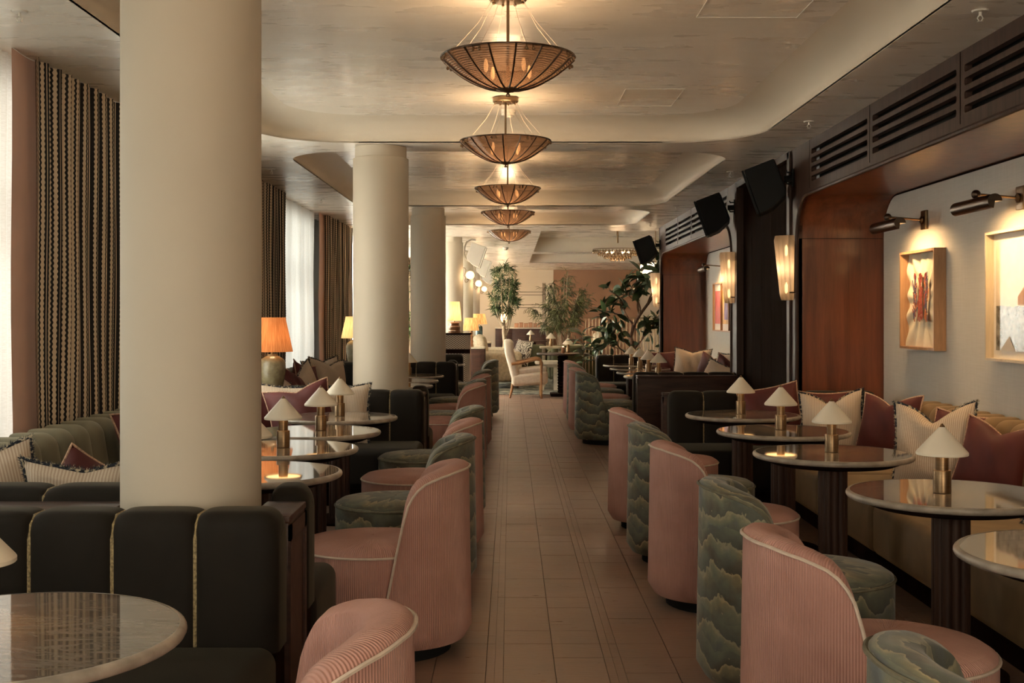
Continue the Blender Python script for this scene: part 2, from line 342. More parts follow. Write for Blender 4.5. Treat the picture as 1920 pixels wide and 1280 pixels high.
# ------------------------------------------------------------ mesh helpers
class MB:
    def __init__(s): s.v = []; s.f = []; s.uv = {}; s.mi = []
    def box(s, x0, x1, y0, y1, z0, z1):
        n = len(s.v); s.v += [(x, y, z) for z in (z0, z1) for y in (y0, y1) for x in (x0, x1)]
        s.f += [tuple(n + i for i in q) for q in ((0, 2, 3, 1), (4, 5, 7, 6), (0, 1, 5, 4), (2, 6, 7, 3), (0, 4, 6, 2), (1, 3, 7, 5))]; return s
    def grid(s, fn, nu, nv, cu=False, cv=False, uvf=None):
        n = len(s.v); mu = nu if cu else nu + 1; mv = nv if cv else nv + 1
        for j in range(mv):
            for i in range(mu):
                s.v.append(tuple(fn(i/nu, j/nv)))
        for j in range(nv):
            for i in range(nu):
                i2 = (i + 1) % mu; j2 = (j + 1) % mv
                fi = len(s.f)
                s.f.append((n + j*mu + i, n + j*mu + i2, n + j2*mu + i2, n + j2*mu + i))
                if uvf: s.uv[fi] = [uvf(i/nu, j/nv), uvf((i + 1)/nu, j/nv), uvf((i + 1)/nu, (j + 1)/nv), uvf(i/nu, (j + 1)/nv)]
        return s
    def lathe(s, prof, n=24, c=(0, 0, 0), cap=True, flute=None, uvr=.2):
        L = [0]
        for i in range(len(prof) - 1): L.append(L[-1] + math.dist(prof[i], prof[i + 1]))
        def fn(u, v):
            k = int(round(v*(len(prof) - 1))); r, z = prof[k]; a = u*tau
            if flute: r *= flute(a)
            return (c[0] + r*cos(a), c[1] + r*sin(a), c[2] + z)
        b = len(s.v); s.grid(fn, n, len(prof) - 1, cu=True, uvf=lambda u, v: (u*tau*uvr, L[int(round(v*(len(prof) - 1)))]))
        if cap:
            s.f.append(tuple(b + i for i in range(n))[::-1]); t = b + n*(len(prof) - 1); s.f.append(tuple(t + i for i in range(n)))
        return s
    def tube(s, pts, r, n=8, closed=False, cap=True):
        P = [Vector(p) for p in pts]; m = len(P); b = len(s.v); up = None
        rr = r if callable(r) else (lambda t: r)
        for i in range(m):
            if closed: t = (P[(i + 1) % m] - P[i - 1])
            else: t = P[min(i + 1, m - 1)] - P[max(i - 1, 0)]
            t = t.normalized() if t.length > 1e-9 else Vector((0, 0, 1))
            if up is None: up = Vector((0, 0, 1)) if abs(t.z) < .9 else Vector((1, 0, 0))
            x = t.cross(up)
            if x.length < 1e-6: x = t.orthogonal()
            x.normalize(); y = x.cross(t).normalized(); up = y
            R = rr(i/max(1, m - 1))
            for k in range(n):
                a = tau*k/n; s.v.append(tuple(P[i] + x*(R*cos(a)) + y*(R*sin(a))))
        for i in range(m if closed else m - 1):
            j = (i + 1) % m
            for k in range(n):
                k2 = (k + 1) % n; s.f.append((b + i*n + k, b + i*n + k2, b + j*n + k2, b + j*n + k))
        if cap and not closed:
            s.f.append(tuple(b + k for k in range(n))[::-1]); s.f.append(tuple(b + (m - 1)*n + k for k in range(n)))
        return s
    def rbox(s, x0, x1, y0, y1, z0, z1, r, n=3, warp=None):
        """rounded box; warp(p) may bulge it"""
        keys = {}; c0 = (x0 + r, y0 + r, z0 + r); c1 = (x1 - r, y1 - r, z1 - r)
        def samples(a, b, k):
            o = [a - r + r*(1 - cos(PI/2*i/n))*0 + 0 for i in range(0)]
            return o
        ax = []
        for a, b in ((x0, x1), (y0, y1), (z0, z1)):
            q = [(a, -1 + i/n) for i in range(n)]        # corner zone
            mid = [(a + r + (b - a - 2*r)*i/4, 0) for i in range(5)]
            ax.append([('lo', i/n) for i in range(n)] + [('m', i/4) for i in range(5)] + [('hi', (i + 1)/n) for i in range(n)])
        lo = (x0, y0, z0); hi = (x1, y1, z1)
        def val(axis, t):
            k, q = t
            if k == 'lo': return c0[axis], -math.tan((1 - q)*PI/4)
            if k == 'hi': return c1[axis], math.tan(q*PI/4)
            return c0[axis] + (c1[axis] - c0[axis])*q, 0
        def pt(ts):
            base = []; d = []
            for a in range(3):
                b_, o_ = val(a, ts[a]); base.append(b_); d.append(o_)
            v = Vector(d); v = v.normalized()*r if v.length > 0 else v
            p = Vector(base) + v
            return warp(p) if warp else p
        def vid(ts):
            p = pt(ts); k = tuple(round(q, 5) for q in p)
            if k not in keys: keys[k] = len(s.v); s.v.append(tuple(p))
            return keys[k]
        for a in range(3):
            b, c = (a + 1) % 3, (a + 2) % 3
            for side in (0, 1):
                e = ax[a][-1 if side else 0]
                for i in range(len(ax[b]) - 1):
                    for j in range(len(ax[c]) - 1):
                        q = []
                        for (ii, jj) in ((i, j), (i + 1, j), (i + 1, j + 1), (i, j + 1)):
                            t = [None]*3; t[a] = e; t[b] = ax[b][ii]; t[c] = ax[c][jj]; q.append(vid(t))
                        q2 = []
                        for z in q:
                            if z not in q2: q2.append(z)
                        if len(q2) > 2: s.f.append(tuple(q2 if side else q2[::-1]))
        return s
    def sphere(s, c, r, nu=12, nv=8, sc=(1, 1, 1)):
        return s.lathe([(max(1e-4, r*sin(PI*i/nv))*1, -r*cos(PI*i/nv)*sc[2]) for i in range(nv + 1)], nu, c, cap=False)
    def xf(s, m, start=0):
        for i in range(start, len(s.v)): s.v[i] = tuple(m @ Vector(s.v[i]))
        return s
    def mesh(s, name, smooth=True, angle=38):
        me = bpy.data.meshes.new(name); me.from_pydata(s.v, [], s.f)
        if s.uv:
            ul = me.uv_layers.new(name='UVMap').data
            for p in me.polygons:
                q = s.uv.get(p.index)
                if q:
                    for li, c in zip(p.loop_indices, q): ul[li].uv = c
        bm = bmesh.new(); bm.from_mesh(me); bmesh.ops.recalc_face_normals(bm, faces=bm.faces); bm.to_mesh(me); bm.free()
        if smooth:
            me.polygons.foreach_set('use_smooth', [True]*len(me.polygons)); me.set_sharp_from_angle(angle=radians(angle))
        return me
    def build(s, name, m, parent=None, smooth=True, angle=38, loc=None):
        o = bpy.data.objects.new(name, s.mesh(name, smooth, angle)); o.data.materials.append(m); COL.objects.link(o)
        if parent: o.parent = parent
        if loc: o.location = loc
        return o
def plate(outer, holes, to3, depth):
    """flat plate with real holes: outer/holes are 2-D loops, to3(a,b,d) places them, d runs 0..depth"""
    bm = bmesh.new(); edges = []
    for loop in [outer] + holes:
        vs = [bm.verts.new((p[0], p[1], 0)) for p in loop]
        for i in range(len(vs)): edges.append(bm.edges.new((vs[i], vs[(i + 1) % len(vs)])))
    bmesh.ops.triangle_fill(bm, use_beauty=True, edges=edges)
    bm.verts.ensure_lookup_table(); bm.verts.index_update()
    mb = MB(); n = len(bm.verts)
    mb.v = [to3(v.co.x, v.co.y, 0) for v in bm.verts] + [to3(v.co.x, v.co.y, depth) for v in bm.verts]
    for f in bm.faces:
        q = [v.index for v in f.verts]; mb.f.append(tuple(q)); mb.f.append(tuple(i + n for i in q[::-1]))
    for e in bm.edges:
        if len(e.link_faces) == 1:
            a, b = e.verts[0].index, e.verts[1].index; mb.f.append((a, b, b + n, a + n))
    bm.free(); return mb
def thing(name, label, cat, loc=(0, 0, 0), rz=0, group=None):
    o = bpy.data.objects.new(name, None); COL.objects.link(o); o.location = loc; o.rotation_euler = (0, 0, rz); o.empty_display_size = .1
    o['label'] = label; o['category'] = cat
    if group: o['group'] = group
    return o
def tag(o, label, cat, group=None):
    o['label'] = label; o['category'] = cat
    if group: o['group'] = group
    return o
def struct(o, label=None):
    o['kind'] = 'structure'
    if label: o['label'] = label
    return o
def dup(root, loc, rz=None, label=None, group=None):
    r = root.copy(); COL.objects.link(r); r.location = loc
    if rz is not None: r.rotation_euler = (r.rotation_euler[0], r.rotation_euler[1], rz)
    if label: r['label'] = label
    if group: r['group'] = group
    for ch in list(root.children):
        c = ch.copy(); COL.objects.link(c); c.parent = r
        for g in ch.children:
            d = g.copy(); COL.objects.link(d); d.parent = c
    return r
ORD = ['first', 'second', 'third', 'fourth', 'fifth', 'sixth', 'seventh', 'eighth', 'ninth', 'tenth']
def lerp_table(T, x):
    if x <= T[0][0]: return T[0][1]
    for (a, p), (b, q) in zip(T, T[1:]):
        if x <= b: return p + (q - p)*(x - a)/(b - a)
    return T[-1][1]

# ------------------------------------------------------------ the room shell
HS = 2.80; HC = 2.98
XL = -2.62; XR = 2.36; XB = 3.07; YF = 36.0; YN = -2.4
base = MB().box(-3.0, 7, YN, YF, -.12, -.012).build('floor', FBASE, None, False); struct(base)
PX = .485; RY = .2075
colx = [(-.097, -.064), (-.062, -.030), (-.028, .178), (.180, .386)]
rest = MB(); npl = 0; shared = {}
cand = []
for k in range(-6, 14):
    for ci, (a, b) in enumerate(colx):
        x0, x1 = a + k*PX, b + k*PX
        ln = RY*4 if ci < 2 else RY
        if x1 < -2.62 or x0 > 6.3: continue
        y = YN
        off = 0 if ci != 3 else 0
        j = 0
        while y < YF:
            if x0 < 3.1 or y > 18:
                cand.append((x0 + (.0006 if ci > 1 else 0), x1 - (.0006 if ci > 1 else 0), y + .0006, min(YF, y + ln) - .0006, ci))
            y += ln; j += 1
def floor_rank(c):
    x = (c[0] + c[1])/2; y = (c[2] + c[3])/2
    vis = (-.45 < x < 1.0 and y > 4.2)
    return (0 if vis else 1, y)
cand.sort(key=floor_rank)
for i, (x0, x1, y0, y1, ci) in enumerate(cand):
    dz = random.uniform(-.0008, .0004)
    if i < 285:
        key = ci < 2
        if key not in shared: shared[key] = MB().box(-(x1 - x0)/2, (x1 - x0)/2, -(y1 - y0)/2, (y1 - y0)/2, -.012, 0).mesh('plank', False)
        if not shared[key].materials: shared[key].materials.append(FLOORM)
        o = bpy.data.objects.new('plank', shared[key]); COL.objects.link(o); o.location = ((x0 + x1)/2, (y0 + y1)/2, dz); o.parent = base
    else:
        rest.box(x0, x1, y0, y1, -.012, dz)
o = rest.build('parquet_field', FLOORM, base, False); o['kind'] = 'stuff'

def rrect(x0, x1, y0, y1, r, n=10):
    P = []
    for cx, cy, a0 in ((x1 - r, y1 - r, 0), (x0 + r, y1 - r, PI/2), (x0 + r, y0 + r, PI), (x1 - r, y0 + r, 1.5*PI)):
        for i in range(n + 1):
            a = a0 + PI/2*i/n; P.append((cx + r*cos(a), cy + r*sin(a)))
    return P
COFFERS = [(-1.94, 1.94, -1.9, 3.7, .72, HC, .26), (-1.94, 1.94, 4.2, 9.43, .72, HC, .26), (-1.94, 1.92, 9.92, 14.95, .6, HC, .26),
           (-1.94, 1.9, 15.4, 18.07, .5, HC, .22), (.507, 5.6, 19.3, 25.8, .12, 3.12, .1), (.5, 5.6, 26.6, 31.2, .12, 3.12, .1)]
outer = [(-3, YN), (XR + .06, YN), (XR + .06, 18.62), (7, 18.62), (7, YF), (-3, YF)]
ceil = plate(outer, [rrect(*c[:5]) for c in COFFERS], lambda a, b, d: (a, b, HS + d), .012).build('ceiling', CEIL, None, False); struct(ceil)
MB().box(-3, 7, YN, YF, 3.3, 3.4).build('ceiling_slab', CREAM, ceil, False)
for (x0, x1, y0, y1, r, hc, cv) in COFFERS:
    prof = [(0, HS + .004), (0, HS + .035)] + [(cv*(1 - cos(t*PI/2/7)) if False else cv*sin(t*PI/2/8)**1.0 * (1 if t else 0), HS + .035 + (hc - HS - .035)*(1 - cos(t*PI/2/8))) for t in range(1, 9)]
    # concave cove: rises steeply first, then flattens into the upper ceiling
    prof = [(0, HS + .002), (0, HS + .03)] + [(cv*(1 - cos(t*PI/16)), HS + .03 + (hc - HS - .03)*sin(t*PI/16)) for t in range(1, 9)]
    mb = MB(); loops = []
    for off, z in prof:
        loops.append([len(mb.v) + i for i in range(44)])
        cxm = (x0 + x1)/2; cym = (y0 + y1)/2
        mb.v += [(a, b, z) for a, b in rrect(x0 + off, x1 - off, y0 + off, y1 - off, max(.02, r - off*.6))]
    for A, B in zip(loops, loops[1:]):
        for i in range(44):
            j = (i + 1) % 44; mb.f.append((A[i], A[j], B[j], B[i]))
    mb.build('coffer_cove', COVE, ceil, True, 60)
    top = plate(rrect(x0 + cv, x1 - cv, y0 + cv, y1 - cv, max(.02, r - cv*.6)), [], lambda a, b, d: (a, b, hc + d), .01)
    top.build('coffer_ceiling', CEIL, ceil, False)
# access panels cut into the upper ceiling: a hairline frame around a flush leaf
def access(x0, x1, y0, y1, z):
    mb = MB()
    for a in ((x0 - .006, x0, y0, y1), (x1, x1 + .006, y0, y1), (x0, x1, y0 - .006, y0), (x0, x1, y1, y1 + .006)): mb.box(*a, z - .004, z)
    h = mb.build('access_hatch_frame', WHITEP, ceil, False)
access(.80, 1.20, 8.1, 8.75, HC); access(.98, 1.5, 5.6, 6.15, HC)

# far / back / left walls
struct(MB().box(-3, 7, YF, YF + .1, 0, 3.4).build('wall_far', FARWALL, None, False))
struct(plate([(-3, 0), (3.3, 0), (3.3, 3.4), (-3, 3.4)], [[(-.2, .1), (2.2, .1), (2.2, 2.7), (-.2, 2.7)]], lambda a, b, d: (a, YN - d, b), .1).build('wall_back', CREAM, None, False))
gd = MB()
for k in range(4): gd.box(-.2 + .8*k - .03 + (.03 if k == 0 else -.03 if k == 3 else 0), -.2 + .8*k + .03 + (.03 if k == 0 else -.03 if k == 3 else 0), YN - .08, YN - .03, .1, 2.7)
for z in (.1, 2.64): gd.box(-.2, 2.2, YN - .08, YN - .03, z, z + .06)
gdo = struct(gd.build('window_8', DARKWOOD, None, False))  # unseen glazing, added so the rear fill lamp can shine in
for k in range(3): MB().box(-.17 + .8*k, .57 + .8*k, YN - .057, YN - .053, .16, 2.64).build('pane', PANE, gdo, False)
struct(MB().box(6.2, 6.3, 18.6, YF, 0, 3.4).build('wall_right_far', FARWALL, None, False))
struct(MB().box(1.32, 3.9, YF - .06, YF, 0, HS).build('wall_far_tan_panel', TERRA, None, False))
holes = [[(a, .25), (b, .25), (b, 2.72), (a, 2.72)] for a, b in WINDOWS]
wl = plate([(YN, 0), (YF, 0), (YF, 3.4), (YN, 3.4)], holes, lambda a, b, d: (-2.82 - d, a, b), .18).build('wall_left', CREAM, None, False); struct(wl)
for i, (a, b) in enumerate(WINDOWS):
    wnd = MB()
    for z0, z1 in ((.25, .31), (2.66, 2.72), (1.9, 1.94)): wnd.box(-2.95, -2.89, a, b, z0, z1)
    k = max(2, round((b - a)/1.0))
    for j in range(k + 1):
        y = a + (b - a)*j/k; y = min(max(y, a + .03), b - .03); wnd.box(-2.945, -2.895, y - .03, y + .03, .31, 2.66)
    wo = wnd.build('window_%d' % (i + 1), DARKWOOD, None, False); struct(wo)
    for j in range(k):
        MB().box(-2.922, -2.918, a + (b - a)*j/k + .03, a + (b - a)*(j + 1)/k - .03, .31, 2.66).build('pane', PANE, wo, False)

# right wall: fascia with arched alcoves, slotted vents, dark recess
def arch(y0, y1, zt, r, n=10):
    P = [(y0, 0)]
    for i in range(n + 1): a = PI - PI/2*i/n; P.append((y0 + r + r*cos(a), zt - r + r*sin(a)))
    for i in range(n + 1): a = PI/2 - PI/2*i/n; P.append((y1 - r + r*cos(a), zt - r + r*sin(a)))
    return P + [(y1, 0)]
def slot(y0, y1, z, h=.04, r=.014):
    return rrect(y0, y1, z - h/2, z + h/2, r, 3)
wr = bpy.data.objects.new('wall_right', None); COL.objects.link(wr); struct(wr)
def fascia(ya, yb, y0, y1, groups, nm):
    A = arch(y0, y1, 2.38, .33)
    outer = [(ya, 0)] + A + [(yb, 0), (yb, HS), (ya, HS)]
    hs = [slot(a, b, z) for a, b in groups for z in (2.70, 2.63, 2.56, 2.488)]
    plate(outer, hs, lambda a, b, d: (XR + d, a, b), .04).build('fascia_panel', DARKWOOD, wr, False)
    MB().box(XR + .09, XR + .12, min(g[0] for g in groups) - .1, max(g[1] for g in groups) + .1, 2.45, 2.76).build('vent_backing', VOID, wr, False)
    for a, b in groups:
        for q in (a - .055, b + .055): MB().box(XR - .002, XR, q - .002, q + .002, 2.42, HS).build('panel_joint', VOID, wr, False)
    # lining lofted back to the wall
    mb = MB(); n = len(A)
    mb.v = [(XR + .001, a, b) for a, b in A] + [(XB, a, b) for a, b in A]
    mb.f = [(i, i + 1, n + i + 1, n + i) for i in range(n - 1)]
    mb.build('alcove_lining', REDWOOD, wr, True, 30)
    MB().tube([(XR - .004, a, b) for a, b in A], .016, 8).build('arch_bead', DARKWOOD, wr)
    # veneer joint across the lining at the arch springing
    MB().box(XR + .02, XB - .01, y1 - .0035, y1 - .0005, 2.045, 2.049).build('veneer_joint', VOID, wr, False)
    B = arch(y0 + .012, y1 - .012, 2.368, .32)
    plate(B, [], lambda a, b, d: (XB - .004 + d, a, b), .01).build('alcove_back_panel', WALLPAPER, wr, False)
    MB().box(XB + .006, XB + .1, ya, yb, 0, HS).build('alcove_back', BLACKWOOD, wr, False)
fascia(YN, 9.90, 3.9, 9.65, [(7.76, 9.2), (6.21, 7.65), (4.65, 6.10), (3.1, 4.54), (1.5, 2.99)], 1)
fascia(12.19, 18.6, 12.5, 18.42, [(16.6, 17.84), (15.36, 16.5), (14.03, 15.27), (12.8, 13.92)], 2)
MB().box(XR, XB + .1, 18.56, 18.62, 0, HS + .3).build('wall_end_panel', BLACKWOOD, wr, False)
MB().box(XB, 7, 18.5, 18.6, 0, HS + .5).build('return_wall', FARWALL, wr, False)
rec = MB().box(2.42, 2.48, 9.8, 12.3, 0, HS).build('recess_panel', BLACKWOOD, wr, False)
for q in range(5): MB().box(2.414, 2.421, 9.98 + q*.44, 9.98 + q*.44 + .437, .02, 2.74).build('recess_board', BLACKWOOD, wr, False)
for y0, y1 in ((9.86, 9.93), (12.15, 12.22)):
    MB().box(XR - .012, 2.43, y0, y1, 0, 2.78).build('recess_jamb', DARKWOOD, wr, False)
    MB().box(XR - .02, XR - .008, y0 - .012, y1 + .012, 0, 2.79).build('recess_architrave', DARKWOOD, wr, False)
MB().box(XR - .02, 2.43, 9.86, 12.22, 2.735, 2.795).build('recess_head', DARKWOOD, wr, False)

# columns
COLY = [3.94, 9.69, 15.27, 20.9, 26.5, 32.2]
words = ['nearest thick cream column filling the left foreground', 'cream column between the second striped curtain and the aisle, second from camera',
         'third cream column from the camera, behind the far left booth', 'fourth cream column carrying the first globe sconce',
         'fifth cream column down the left side with a globe sconce', 'farthest cream column with a globe sconce near the far wall']
for i, (y, t) in enumerate(zip(COLY, words)):
    x = -1.07
    c = thing('column', t, 'column', (x, y, 0), 0, 'round cream columns')
    MB().lathe([(.245, 0), (.245, .12), (.229, .13), (.229, 2.70), (.226, 2.705)], 64).build('shaft', CREAM, c)
    MB().lathe([(.212, 2.70), (.212, 2.798)], 64).build('neck', CREAM, c)

# ------------------------------------------------------------ curtains
def curtain(y0, y1, m, label, name, cat, x=-2.56, amp=.035, per=.13, full=1.6, z0=.02, z1=HS - .002, seed=0):
    rnd = random.Random(seed); n = max(6, int((y1 - y0)/per*10)); ph = [rnd.uniform(-.6, .6) for _ in range(60)]
    def fn(u, v):
        y = y0 + (y1 - y0)*u; q = (y - y0)/per
        k = int(q) % 60; a = amp*(1 + .25*sin(q*1.7 + seed))
        ps = q*tau + 1.2 + .5*sin(q*.9 + seed)
        return (x + a*sin(ps)*(.75 + .25*v) + .006*sin(v*9 + q), y + .012*sin(2*ps)*amp/.035 + .01*sin(v*5 + q), z0 + (z1 - z0)*v)
    o = MB().grid(fn, n, 10, uvf=lambda u, v: (u*(y1 - y0)*full, v*(z1 - z0))).build(name, m, None, True, 180)
    return tag(o, label, cat)
sh = [(-2.35, 1.85, 'sheer in the window behind the camera'), (2.0, 6.7, 'pale sheer linen curtain at the left edge of the picture'), (7.6, 9.6, 'sheer linen curtain hidden behind the nearest column'),
      (13.25, 15.85, 'bright sheer linen curtain between the first and second columns'), (18.6, 21.5, 'sheer curtain in the window behind the second column'), (24, 28.3, 'sheer curtain glimpsed between second and third columns'), (30.5, 33.6, 'farthest sheer curtain near the end wall')]
for i, (a, b, l) in enumerate(sh): curtain(a, b, SHEER, l, 'sheer_curtain', 'curtain', -2.66, .016, .085, 1.2, seed=i)
pk = [(6.06, 6.44, 'dusty pink curtain leading edge at the left of the picture'), (9.45, 9.85, 'pink curtain edge behind the nearest column'), (15.8, 16.45, 'dusty pink curtain edge right of the bright sheer'), (21.4, 22.0, 'pink curtain edge behind the second column'), (28.2, 28.9, 'pink curtain edge far down the window wall')]
for i, (a, b, l) in enumerate(pk): curtain(a, b, PINKCLOTH, l, 'pink_curtain', 'curtain', -2.585, .008, .5, 1.05, seed=i + 20)
st = [(1.65, 2.15, 'striped curtain just left of the frame'), (6.27, 7.78, 'black and cream striped curtain left of the nearest column'), (9.85, 13.28, 'striped curtain behind the apricot table lamp'), (16.2, 18.62, 'striped curtain just left of the second column'), (22.0, 24.0, 'striped curtain hidden behind the second column'), (28.9, 30.5, 'farthest striped curtain near the end wall')]
for i, (a, b, l) in enumerate(st): curtain(a, b, STRIPE, l, 'striped_curtain', 'curtain', -2.55, .03 if i != 3 else .045, .15, 1.5, seed=i + 40)
# ------------------------------------------------------------ banquettes
def cushion_pad(x0, x1, yb, end, m, root, th=.17, top=.805):
    """one channel of the back: puffed between two seams; end=True rounds the aisle end off"""
    w_ = x1 - x0; N = 22; sec = []
    r = .055
    path = [(0, .40), (0, .5), (0, .62), (0, .70)] + [(r - r*cos(a), top - r + r*sin(a)) for a in [PI/2*k/6 for k in range(7)]] + [(th - r + r*sin(a), top - r + r*cos(a)) for a in [PI/2*k/4 for k in range(5)]] + [(th, .66), (th, .40)]
    us = [(1 - cos(PI*k/N))/2 for k in range(N + 1)]
    def fn(u, v):
        t = us[int(round(u*N))]; d, z = path[int(round(v*(len(path) - 1)))]
        e = abs(2*t - 1); puff = 1 - e**5; puff = max(0, puff)**.6
        if end and t < .5: puff = 1
        f = 1 - d/th
        zz = z + (.020*puff if z > .74 else 0)
        dd = d - .026*puff*max(0, min(1, (f - .25)/.5)) + .012
        if end:
            q = t*abs(w_); R = .06
            if q < R:
                k = R - sqrt(max(0, R*R - (R - q)**2)); dd = dd + (k if f > .5 else -k)*.75
                if z > .6: zz -= k*1.0*(z - .6)/.2
        return (x0 + w_*t, yb*dd, zz)
    mb = MB().grid(fn, N, len(path) - 1)
    n = N + 1; L = len(path); mb.f.append(tuple(k*n for k in range(L))); mb.f.append(tuple(k*n + N for k in range(L))[::-1])
    mb.build('back_cushion', m, root, True, 50)
def banquette(label, x_aisle, x_wall, y, face, seat_w=.60, pads=.256, m=GVELVET, group='channelled velvet banquettes across the room', gap=None):
    """face -1: seat towards the camera; +1: seat away. x_aisle is the end by the aisle, y the front of the back cushions"""
    s = 1 if x_wall > x_aisle else -1
    root = thing('banquette', label, 'banquette', (x_aisle, y, 0), 0, group)
    L = abs(x_wall - x_aisle); yb = -face
    spans = [(0, L)] if not gap else [(0, gap[0]), (gap[1], L)]
    for si, (g0, g1) in enumerate(spans):
        n = max(1, round((g1 - g0)/pads)); p = (g1 - g0)/n
        for i in range(n):
            cushion_pad(s*(g0 + i*p), s*(g0 + (i + 1)*p), yb, si == 0 and i == 0, m, root)
            if i:
                a = s*(g0 + i*p)
                pts = [(a, yb*.006, .42), (a, yb*.006, .6), (a, yb*.006, .745), (a, yb*.018, .785), (a, yb*.05, .808), (a, yb*.12, .808), (a, yb*.165, .79), (a, yb*.182, .74)]
                MB().tube(pts, .0068, 6).build('gold_piping', GOLDCORD, root)
    x0, x1 = sorted((0, s*L)); y0, y1 = sorted((face*seat_w, yb*.02))
    def sw(q):
        t = abs(q.y)/seat_w
        return Vector((q.x, q.y, q.z + (.015*max(0, 1 - (2*t - 1)**2) if q.z > .38 else 0)))
    MB().rbox(x0, x1, y0, y1, .13, .425, .055, 4, sw).build('seat_cushion', m, root)
    y0, y1 = sorted((face*(seat_w - .06), yb*.02))
    MB().box(x0 + .04, x1 - .04, y0, y1, 0, .13).build('plinth', BLACKWOOD, root, False)
    for (g0, g1) in spans:
        xa, xb = sorted((s*(g0 + .012), s*(g1 - .012)))
        y0, y1 = sorted((yb*.03, yb*.165)); MB().box(xa, xb, y0, y1, .02, .45).build('back_frame', BLACKWOOD, root, False)
    return root
def console(label, x0, x1, y0, y1, h=.80, panel_side=None):
    root = thing('divider_console', label, 'console', ((x0 + x1)/2, (y0 + y1)/2, 0), 0, 'walnut divider consoles between booths')
    hx, hy = (x1 - x0)/2, (y1 - y0)/2
    MB().rbox(-hx, hx, -hy, hy, 0, h - .022, .004, 1).build('carcass', MIDWOOD, root, True)
    MB().rbox(-hx - .004, hx + .004, -hy - .003, hy + .003, h - .022, h, .004, 1).build('top', MIDWOOD, root, True)
    for sx in (-1, 1):    # framed end panels
        x = sx*(hx + .006)
        fr = MB()
        for (a, b, c, d) in ((-hy, -hy + .035, .06, h - .03), (hy - .035, hy, .06, h - .03), (-hy, hy, h - .08, h - .03), (-hy, hy, .0, .08)):
            fr.box(min(x, x - sx*.008), max(x, x - sx*.008), a, b, c, d)
        fr.build('end_panel_frame', MIDWOOD, root, False)
    return root
bq = []
GP = (.125, .62)
banquette('olive-black channelled banquette in the left foreground facing the camera', -.70, -2.45, 3.53, -1)
banquette('banquette back just behind the nearest column, facing away', -.70, -2.2, 4.22, 1, .53, gap=GP)
banquette('dark banquette in front of the second cream column, facing the camera', -.685, -2.3, 9.27, -1)
banquette('banquette behind the second cream column, facing away', -.69, -2.2, 9.98, 1, .5, gap=(.13, .63))
banquette('grey-green banquette at the foot of the third cream column', -.69, -2.2, 14.84, -1)
banquette('banquette behind the third cream column, facing away', -.69, -2.2, 15.56, 1, .5, gap=(.13, .63))
banquette('small dark banquette in front of the lattice cabinet', -.715, -1.6, 17.75, -1, .5, .3)
banquette('dark banquette closing the right-hand booth beside the red veneer panel', 1.235, 2.84, 9.12, -1)
banquette('banquette facing away behind the walnut console on the right', 1.275, 2.84, 12.32, 1, .38)
banquette('far right dark banquette in front of the rubber tree', 1.275, 2.84, 17.45, -1)
for yc, nm in ((3.94, 'nearest'), (9.69, 'second'), (15.27, 'third')):
    extra = {'nearest': '', 'second': ' carrying the apricot lamp', 'third': ' carrying a pale lamp'}[nm]
    console('walnut console right of the %s column, between banquette backs' % nm, -.828, -.702, yc - .225, yc + .07, .783)
    console('walnut console left of the %s column%s' % (nm, extra), -2.4, -1.312, yc - .225, yc + .07, .783)
console('slim walnut end behind the dark right-hand banquette', 1.215, 2.335, 9.31, 9.42)
rc = console('broad walnut console across the right-hand booth, below velvet cushion tops', 1.30, 2.31, 11.96, 12.13)

# ------------------------------------------------------------ window and alcove benches with narrow channels
def bench(label, xf, xb, y0, y1, m, seatm, pitch=.21, ht=.80):
    s = 1 if xb > xf else -1
    root = thing('upholstered_bench', label, 'bench', (xf, y0, 0), 0, 'long channelled wall benches')
    L = y1 - y0; D = abs(xb - xf); n = round(L/pitch); p = L/n
    proto = None
    for i in range(n):
        if proto is None:
            def warp(q):
                t = q.y/p; bul = max(0, 1 - (2*t - 1)**2)
                lean = (q.z - .4)*.16
                x = q.x*1.0
                if abs(q.x) < D - .08: x = q.x - s*.035*bul
                return Vector((x + s*lean*(0 if abs(q.x) > D - .05 else 1), q.y, q.z + (.012*bul if q.z > .6 else 0)))
            a, b = sorted((s*(D - .22), s*D))
            proto = MB().rbox(a, b, .001, p - .001, .38, ht - .01, .07, 4, warp).mesh('channel'); proto.materials.append(m)
        o = bpy.data.objects.new('back_channel', proto); COL.objects.link(o); o.parent = root; o.location = (0, i*p, 0)
    ns = max(1, round(L/1.24)); q = L/ns
    for i in range(ns):
        a, b = sorted((0, s*(D - .17)))
        MB().rbox(a, b, i*q + .003, (i + 1)*q - .003, .15, .425, .05, 4).build('seat_cushion', seatm, root)
    a, b = sorted((s*.12, s*(D - .01))); MB().box(a, b, 0, L, 0, .15).build('plinth', BLACKWOOD, root, False)
    a, b = sorted((s*(D - .15), s*(D - .01))); MB().box(a, b, .02, L - .02, .15, .42).build('back_frame', BLACKWOOD, root, False)
    return root
bench('long tan velvet bench with channelled back under the alcove pictures', 1.915, 3.05, 4.0, 8.48, TVELVET, TVELVET)
bench('tan velvet bench in the far alcove below the triptych', 1.915, 3.05, 12.75, 16.8, TVELVET, TVELVET)
bench('sage velvet window bench behind the nearest column', -1.55, -2.46, 4.85, 8.6, SVELVET, SVELVET, .225, .83)
bench('sage velvet window bench behind the apricot lamp', -1.55, -2.46, 10.6, 14.2, SVELVET, SVELVET, .225, .83)
bench('window bench in the left foreground below the striped curtain', -1.9, -2.46, -.5, 2.9, SVELVET, SVELVET, .225, .80)

